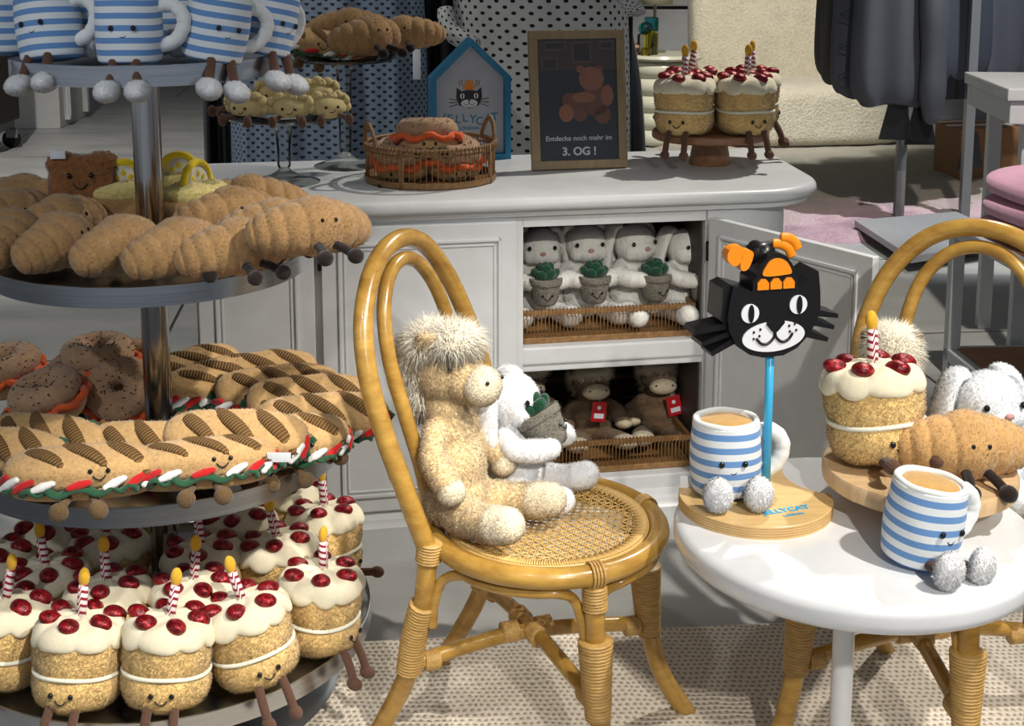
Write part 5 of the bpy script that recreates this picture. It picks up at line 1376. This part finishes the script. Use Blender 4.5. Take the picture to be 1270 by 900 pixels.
CK = [(84, 800, -4, 1, 'plush cake at the front rim, left of the two centre ones'), (200, 803, 8, 1, 'plush cake at the front rim directly below the pole'),
      (340, 778, 30, 1, 'plush cake at the front right with its legs dangling over the rim'), (430, 733, 68, 1, 'plush cake leaning over the right edge of the bottom tier'),
      (4, 772, -30, 1, 'plush cake cut off by the left edge at the bottom front'),
      (88, 748, -10, 0, 'plush cake directly behind the left front cake'), (166, 742, 6, 0, 'plush cake in the second row, just left of the pole'),
      (256, 758, 15, 0, 'plush cake in the second row between the pole and the front right cake'), (348, 705, 35, 0, 'plush cake behind the front right cake, candle upright'),
      (428, 680, 60, 0, 'plush cake second from the front along the right rim'), (20, 715, -40, 0, 'plush cake by the left picture edge in the second row'),
      (120, 702, -10, 0, 'plush cake in the third row left of the pole'), (235, 700, 10, 0, 'plush cake in the shade right behind the pole'),
      (378, 640, 60, 0, 'rearmost plush cake at the right of the bottom tier'), (305, 660, 30, 0, 'plush cake at the back in the shade, right of the pole'),
      (60, 660, -50, 0, 'plush cake at the back left under the third tier'), (160, 650, 0, 0, 'plush cake at the back in the shade, left of the pole')]
pos = [at_z(px, py, z4+0.115) for px, py, *_ in CK]; pos = [Vector((p.x-TX, p.y-TY)) for p in pos]
for it in range(400):
    for i in range(len(pos)):
        for j in range(i):
            d = pos[i]-pos[j]; L = max(d.length, 1e-4)
            if L < 0.139:
                m_ = d/L*(0.139-L)*0.5; pos[i] = pos[i]+m_*(0 if i < 4 else 1); pos[j] = pos[j]-m_*(0 if j < 4 else 1)
    for i, p in enumerate(pos):
        mx = 0.330 if CK[i][3] else 0.300
        if p.length > mx: pos[i] = p*(mx/p.length)
        if p.length < 0.098: pos[i] = p*(0.098/max(p.length, 1e-3))
rl = random.Random(5)
for i, ((px, py, yaw, hang, lab), p) in enumerate(zip(CK, pos)):
    rx, ry = (rl.uniform(-5, 2)-(9 if hang else 3), rl.uniform(-6, 6))
    if i == 2: rx, ry = -8, -9
    if i == 3: rx, ry = 2, 3
    inst(PR, ('ck', hang, i % 3), lambda **k: cake('cake_toy', hang=bool(hang), seed=i % 3, **k), lab, (TX+p.x, TY+p.y, z4+0.003+0.06*math.sin(R(abs(rx))*0.6)), G(rx, ry, yaw), 1.0, 'plush birthday cakes on the bottom tier')

# ------------------------------------------------------------------ cabinet shelves
def onshelf(px, v, z):
    # point on the shelf height z, at depth v in the cabinet, in picture column px
    best = None
    for i in range(200):
        u = 0.6+0.7*i/199; w = cabw(u, v, z); d = w.y*_c+(HC-z)*_s; x = CX0+FPX*w.x/d
        if best is None or abs(x-px) < best[0]: best = (abs(x-px), w)
    return best[1]
for i, (px, v, yaw, lab, s) in enumerate(((668, 0.215, 8, 'cream plush bunny at the left end of the upper tray', 0.97), (725, 0.215, 10, 'cream plush bunny second from the left on the upper tray, looking ahead', 0.99),
                                     (783, 0.20, 30, 'cream plush bunny third from the left on the upper tray, turned right', 1.0), (838, 0.165, 34, 'cream plush bunny at the right end of the upper tray, leaning over', 0.95))):
    w = onshelf(px, v, 0.50); w.z = 0.480; r_ = G(0, 0 if i < 3 else 8, yaw)
    inst(PR, 'bn', lambda **k: bunny('bunny_toy', fur_='bunny_cream', **k), lab, w, r_, s, 'cream bunnies in the upper cabinet shelf')
    q = w+basis(r_) @ (Vector((0, -0.092, 0.060))*s)
    inst(PR, 'pt', lambda **k: plant_pot('plant_toy', **k), ('plush potted plant held by the leftmost shelf bunny', 'plush potted plant held by the second shelf bunny', 'plush potted plant held by the third shelf bunny', 'plush potted plant held by the rightmost shelf bunny')[i], q, r_, 0.98, 'potted plant toys in the upper shelf')
for px, lab in ((700, 'cream bunny in the dark second row, behind the two left ones'), (765, 'cream bunny in the dark second row, behind the two middle ones')):
    w = onshelf(px, 0.36, 0.5); w.z = 0.480; inst(PR, 'bn', None, lab, w, G(0, 0, 10), 0.92, 'cream bunnies in the upper cabinet shelf')
for i, (px, v, yaw, lab) in enumerate(((735, 0.20, 12, 'brown plush pony with a red tag in the lower shelf, left of centre'), (818, 0.21, 6, 'brown plush pony with a pale paw in the lower shelf, at the right'), (655, 0.25, 10, 'brown plush pony half hidden at the left of the lower shelf'))):
    w = onshelf(px, v, 0.3); w.z = 0.164; r_ = G(-8, 0, yaw)
    inst(PR, 'pn', lambda **k: pony('pony_toy', fur_='pony_brown', wild=0.5, **k), lab, w, r_, 0.74, 'brown ponies in the lower cabinet shelf').scale = (0.92, 0.72, 0.56)
    if i < 2:
        q = w+basis(r_) @ (Vector((0.01 if i == 0 else 0.03, -0.074, 0.150))*0.74)
        t = thing('swing_tag', ('red swing tag hanging on the left shelf pony', 'red swing tag hanging on the right shelf pony')[i], 'tag', q, 0, 'red swing tags on the shelf ponies', 0.85, G(-2, (6, -12)[i], 10))
        b = MB(); rbox(b, (-0.021, -0.002, -0.058), (0.021, 0.0, 0.0), 0.0006); b.build('card', MT['red_tag'], t, False)
        b = MB(); rbox(b, (-0.013, -0.0028, -0.048), (0.015, -0.0018, -0.034), 0.0003); b.build('price_sticker', MT['tag_white'], t, False)
        b = MB(); ball(b, (0, -0.0025, -0.017), (0.006, 0.001, 0.006), seg=12, rings=8); b.build('emblem', MT['tag_white'], t)
        b = MB(); tube(b, [(0, 0, 0), (0, 0.012, 0.02)], 0.0008, 6); b.build('string', MT['tag_white'], t)

# ------------------------------------------------------------------ on top of the cabinet
ZC = 0.815
def glass_stand(label, px, py, h, r, rb):
    p = at_z(px, py, ZC); t = thing('glass_cake_stand', label, 'cake stand', p, 0, 'glass cake stands on the cabinet')
    b = MB(); pr = [(0, 0.0), (rb, 0.0), (rb+0.001, 0.003), (rb*0.85, 0.008), (rb*0.4, 0.018), (0.016, 0.028), (0.012, 0.034), (0.016, 0.040), (0.016, h*0.5), (0.020, h-0.03), (0.028, h-0.012), (0.032, h-0.006), (r-0.02, h-0.004), (r-0.004, h+0.006), (r, h+0.018), (r-0.003, h+0.018), (r-0.008, h+0.008), (r-0.022, h), (0, h)]
    lathe(b, pr, 64); b.build('stand', MT['glass'], t, sharp=60); return p
g1p = glass_stand('low glass cake stand holding plush dumplings', 353, 226, 0.155, 0.147, 0.082)
g2p = glass_stand('tall glass cake stand behind, holding a sandwich and croissants', 429, 206, 0.268, 0.135, 0.078)
for i, (px, dy, yaw, lab, rx, lift) in enumerate(((310, -0.088, -22, 'plush dumpling with a smile at the left front of the glass stand', 10, 0), (362, -0.098, 0, 'plush dumpling at the centre front of the glass stand', 10, 0),
        (405, -0.07, 26, 'plush dumpling at the right front of the glass stand', 10, 0), (300, 0.01, -60, 'plush dumpling at the left side of the glass stand', 10, 0.004),
        (346, 0.0, -10, 'plush dumpling in the middle of the heap', 20, 0.026), (392, 0.02, 20, 'plush dumpling on the heap at the right', 20, 0.024), (350, 0.075, 160, 'plush dumpling at the back of the glass stand', 0, 0.012))):
    Y = g1p.y+dy; z = ZC+0.162+lift; x = (px-CX0)/FPX*(Y*_c+(HC-z)*_s)
    inst(PR, 'dp', lambda **k: dumpling('dumpling_toy', **k), lab, (x, Y, z), G(rx, 0, yaw), 1.0, 'plush dumplings on the glass stand')
zt = ZC+0.276
inst(PR, 'sw', None, 'plush baguette sandwich on the tall glass cake stand', put(395, 52, g2p.y-0.03, 0.045, G(15, 8, -14)), G(15, 8, -14), 0.95)
b = MB(); q = at_y(346, 567, 2.045); rbox(b, (q.x-0.019, q.y-0.001, q.z-0.008), (q.x+0.019, q.y+0.001, q.z+0.008), 0.0004)
sw0 = C.objects['sandwich_toy']; bpy.context.view_layer.update()
b.xf(sw0.matrix_world.inverted()); b.build('care_label', MT['tag_white'], sw0)
inst(PR, 'cr', None, 'plush croissant with a face at the back of the tall glass stand', put(435, 35, g2p.y+0.05, 0.045, G(0, 0, 8)), G(0, 0, 8), 1.0, 'plush croissants on the tall glass stand')
inst(PR, 'cr', None, 'plush croissant with its round end to the front on the tall glass stand', put(462, 48, g2p.y-0.045, 0.04, G(0, 0, 40)), G(0, 0, 40), 1.0, 'plush croissants on the tall glass stand')
inst(PR, 'cr', None, 'plush croissant sticking out over the right of the tall glass stand', put(500, 40, g2p.y+0.02, 0.045, G(0, -6, -4)), G(0, -6, -4), 0.9, 'plush croissants on the tall glass stand')
# round rattan basket
bk = thing('round_basket', 'round brown rattan basket with two handles, full of plush bagels', 'basket', at_z(534, 222, ZC), R(10))
RBK = 0.152
b = MB(); lathe(b, [(0, 0), (RBK, 0), (RBK+0.004, 0.004), (RBK+0.004, 0.016), (RBK-0.004, 0.016), (RBK-0.006, 0.006), (0, 0.006)], 64); b.build('base', MT['wicker'], bk, sharp=40)
b = MB()
for i in range(72):
    a = 2*PI*i/72; tube(b, [(RBK*math.cos(a), RBK*math.sin(a), 0.010), (RBK*math.cos(a), RBK*math.sin(a), 0.090)], 0.0012, 5)
for a in (R(-122), R(58), R(-32), R(148)):
    for q in (-0.018, 0.018): tube(b, [(RBK*1.01*math.cos(a+q), RBK*1.01*math.sin(a+q), 0.0), (RBK*1.01*math.cos(a+q), RBK*1.01*math.sin(a+q), 0.092)], 0.0035, 8)
o = b.build('spindles', MT['wicker'], bk); o['kind'] = 'stuff'
b = MB()
for z, rr in ((0.090, 0.004), (0.078, 0.0022)): tube(b, [(RBK*math.cos(2*PI*i/64), RBK*math.sin(2*PI*i/64), z) for i in range(64)], rr, 8, closed=True)
for i in range(96):
    a = 2*PI*(i+0.5)/96; tube(b, [(RBK*1.03*math.cos(a), RBK*1.03*math.sin(a), 0.076), (RBK*1.03*math.cos(a), RBK*1.03*math.sin(a), 0.094)], 0.0018, 5)
b.build('rim', MT['wicker'], bk)
for a0 in (-168, 12):
    P = []
    for k in range(13):
        f = k/12; a = R(a0-17+34*f); P.append((RBK*math.cos(a), RBK*math.sin(a), 0.088+0.052*math.sin(PI*f)**0.7))
    b = MB(); ridged(b, P, 0.0045, 0.004, 0.001, 8); b.build('handle', MT['wicker'], bk)
for i, (px, py, dy, rot, lab, s) in enumerate(((530, 168, -0.01, (-10, 0, 8), 'plush bagel on top of the heap in the rattan basket', 1.12), (562, 198, -0.02, (12, 0, 20), 'plush bagel at the right front inside the rattan basket', 1.05),
        (500, 205, -0.03, (12, 0, -10), 'plush bagel at the left front inside the rattan basket', 1.05), (560, 195, 0.08, (8, 0, 40), 'plush bagel at the back inside the rattan basket', 0.95))):
    r_ = G(*rot); c = put(px, py, bk.location.y+dy, 0.045*s, r_); c.z = max(c.z, ZC+0.014)
    inst(PR, 'bg', None, lab, c, r_, s, 'plush bagels in the rattan basket')
# house-shaped framed sign
hs = thing('house_sign', 'blue house-shaped framed shop sign on the white cabinet', 'sign', at_z(585, 199, ZC), R(13))
W_, E_, T_ = 0.104, 0.215, 0.315
house = [(-W_, 0), (W_, 0), (W_, E_), (0, T_), (-W_, E_)]
def inset(o, d): return [(p.x, p.y) for p in offs(o, -d)]
b = MB(); inn = inset(house, 0.014); n = 5
vs = [(x, 0, z) for x, z in house]+[(x, 0, z) for x, z in inn]+[(x, 0.05, z) for x, z in house]+[(x, 0.05, z) for x, z in inn]; fs = []
for i in range(n):
    j = (i+1) % n; fs += [(i, j, n+j, n+i), (2*n+i, 3*n+i, 3*n+j, 2*n+j), (i, 2*n+i, 2*n+j, j), (n+i, n+j, 3*n+j, 3*n+i)]
b.add(vs, fs); b.build('frame', MT['blue_paint'], hs, False)
b = MB(); prism(b, inset(house, 0.012), 0.030, 0.036); b.build('panel', MT['paper'], hs, False)
pn = bpy.data.objects['panel']; yf = 0.0295
LT = MT['lettering_blue']
x = -0.074
for ch, dz, rz_ in (('J', 0.004, -8), ('E', 0, 4), ('L', -0.002, -4), ('L', 0.001, 6), ('Y', -0.002, -4), ('C', -0.008, 6), ('A', -0.001, -6), ('T', 0.002, 3)):
    me = text_mesh(ch, 0.030, LT, 'lettering', 0.0004, 0.0006); o = link('lettering', me, hs)
    o.location = (x+0.008, yf, 0.096+dz); o.rotation_euler = (PI/2, -R(rz_), 0); x += 0.0195 if ch != 'J' else 0.0165
me = text_mesh('LONDON', 0.012, MT['lettering_blue'], 'lettering', 0.0004, 0.0003); o = link('lettering', me, hs); o.location = (0.0, yf, 0.076); o.rotation_euler = (PI/2, 0, 0)
def flat(name, pts, mat, y, parent, th=0.0005, sm=0):
    P = [Vector((*q, 0)) for q in pts]
    if sm: P = smoothpts(P, sm, True)
    b = MB(); prism(b, [(p.x, p.y) for p in P], y-th, y); return b.build(name, mat, parent, False)
ell = lambda cx, cz, rx, rz, n=28: [(cx+rx*math.cos(-2*PI*i/n), cz+rz*math.sin(-2*PI*i/n)) for i in range(n)]
cx, cz = 0.0, 0.158
lg = flat('cat_logo', [(-0.032, 0.186), (-0.020, 0.176), (0.0, 0.180), (0.020, 0.176), (0.032, 0.186), (0.034, 0.160), (0.026, 0.140), (0.0, 0.132), (-0.026, 0.140), (-0.034, 0.160)], MT['black'], yf, hs)
flat('muzzle', ell(0, 0.145, 0.022, 0.0105), MT['white_flat'], yf-0.0006, lg)
flat('nose', [(-0.005, 0.155), (0.005, 0.155), (0, 0.149)][::-1], MT['black'], yf-0.0012, lg)
for s in (-1, 1):
    flat('eye', ell(s*0.018, 0.164, 0.006, 0.0075), MT['white_flat'], yf-0.0006, lg); flat('pupil', ell(s*0.018, 0.164, 0.0018, 0.007), MT['black'], yf-0.0012, lg)
    b = MB()
    for k in (-1, 0, 1): tube(b, [(s*0.030, yf, 0.148+k*0.005), (s*0.052, yf, 0.147+k*0.011)], 0.0009, 6)
    P = smoothpts([(0, yf-0.001, 0.149), (s*0.003, yf-0.001, 0.142), (s*0.010, yf-0.001, 0.141), (s*0.014, yf-0.001, 0.146)], 4); tube(b, P, 0.0008, 6)
    b.build('whiskers', MT['black'], lg)
    b = MB()
    for k in (0, 1): tube(b, smoothpts([(s*(0.016+0.007*k), yf, 0.190), (s*(0.020+0.007*k), yf, 0.198), (s*(0.017+0.006*k), yf, 0.205)], 4), 0.0008, 6)
    b.build('shake_mark', plain('mark_red', srgb(150, 60, 50), 0.6), lg)
for q in (ell(0, 0.196, 0.011, 0.009), ell(-0.010, 0.185, 0.006, 0.005), ell(0, 0.184, 0.006, 0.005), ell(0.010, 0.185, 0.006, 0.005)): flat('jelly', q, MT['orange'], yf-0.0006, lg)
# framed poster
pf = thing('picture_frame', 'wooden picture frame with a dark teddy bear poster and white words', 'picture frame', at_z(718, 209, ZC), 0, None, 1.0, (R(-9), 0, R(11)))
W_, H_ = 0.121, 0.342
b = MB(); f = 0.021
for lo, hi in (((-W_, -0.02, 0), (W_, 0.0, f)), ((-W_, -0.02, H_-f), (W_, 0.0, H_)), ((-W_, -0.02, f), (-W_+f, 0.0, H_-f)), ((W_-f, -0.02, f), (W_, 0.0, H_-f))): rbox(b, lo, hi, 0.0015)
b.build('frame', MT['frame_wood'], pf, False)
ps = flat('poster', [(-W_+f-0.002, f-0.002), (-W_+f-0.002, H_-f+0.002), (W_-f+0.002, H_-f+0.002), (W_-f+0.002, f-0.002)], plain('poster_navy', srgb(24, 28, 38), 0.5), -0.008, pf)
brw = [plain('poster_brown_%d' % i, srgb(*c), 0.6) for i, c in enumerate(((88, 62, 50), (140, 84, 54), (184, 116, 76), (50, 38, 34), (112, 88, 70)))]
flat('poster_wall', [(-0.098, 0.245), (-0.098, 0.318), (0.098, 0.318), (0.098, 0.245)], brw[0], -0.0086, ps)
for x0, z0, w, h in ((-0.082, 0.292, 0.055, 0.024), (-0.012, 0.262, 0.05, 0.052), (0.058, 0.294, 0.038, 0.022), (-0.09, 0.246, 0.042, 0.03)):
    flat('poster_picture', [(x0, z0), (x0, z0+h), (x0+w, z0+h), (x0+w, z0)], brw[4], -0.0092, ps); flat('poster_picture', [(x0+.005, z0+.005), (x0+.005, z0+h-.005), (x0+w-.005, z0+h-.005), (x0+w-.005, z0+.005)], brw[3], -0.0098, ps)
for q, k in ((ell(0.036, 0.222, 0.032, 0.030), 2), (ell(0.008, 0.246, 0.010, 0.010), 2), (ell(0.058, 0.246, 0.010, 0.010), 1), (ell(0.030, 0.212, 0.015, 0.012), 1), (ell(0.045, 0.170, 0.036, 0.040), 1), (ell(0.015, 0.176, 0.030, 0.013), 2), (ell(-0.018, 0.170, 0.022, 0.018), 1),
             (ell(-0.030, 0.138, 0.019, 0.022), 2), (ell(0.005, 0.140, 0.020, 0.024), 1), (ell(0.062, 0.132, 0.022, 0.022), 1), (ell(0.075, 0.180, 0.016, 0.026), 2)):
    flat('poster_bear', q, brw[k], -0.0098-0.0003*k, ps)
me = text_mesh('Entdecke noch mehr im', 0.0175, MT['white_flat'], 'lettering', 0.0003, 0.0003); o = link('lettering', me, ps); o.location = (0.0, -0.0105, 0.070); o.rotation_euler = (PI/2, 0, 0)
me = text_mesh('3. OG !', 0.028, MT['white_flat'], 'lettering', 0.0003, 0.0008); o = link('lettering', me, ps); o.location = (0.0, -0.0105, 0.034); o.rotation_euler = (PI/2, 0, 0)
m = thin_glass('picture_glazing', (0.97, 0.97, 0.97), 1.35)
gl = flat('glazing', [(-W_+f-0.001, f-0.001), (-W_+f-0.001, H_-f+0.001), (W_-f+0.001, H_-f+0.001), (W_-f+0.001, f-0.001)], m, -0.0135, pf, 0.001)
# wooden cake stand with four cakes
wp = at_z(880, 203, ZC); ws = thing('wooden_cake_stand', 'brown wooden cake stand holding four plush cakes', 'cake stand', wp)
b = MB(); lathe(b, [(0, 0), (0.050, 0), (0.052, 0.004), (0.048, 0.03), (0.040, 0.068), (0, 0.068)], 40); b.build('pedestal', MT['acacia'], ws, sharp=40)
b = MB(); lathe(b, [(0, 0.066), (0.142, 0.066), (0.147, 0.070), (0.147, 0.082), (0.144, 0.086), (0, 0.086)], 64); b.build('plate', MT['acacia'], ws, sharp=40)
for i, (px, dy, yaw, hang, lab) in enumerate(((848, -0.068, -22, 1, 'plush cake at the left front of the wooden cake stand'), (923, -0.062, 18, 1, 'plush cake at the right front of the wooden cake stand'),
        (857, 0.078, -150, 0, 'plush cake at the left back of the wooden cake stand'), (930, 0.078, 80, 1, 'plush cake at the right back of the wooden cake stand, feet sticking out'))):
    Y = wp.y+dy; z = ZC+0.088; x = (px-CX0)/FPX*(Y*_c+(HC-z)*_s)
    inst(PR, ('ck', hang, i % 3), lambda **k: cake('cake_toy', hang=bool(hang), seed=i % 3, **k), lab, (x, Y, z), G(0, 0, yaw), 1.02, 'plush birthday cakes on the wooden stand')
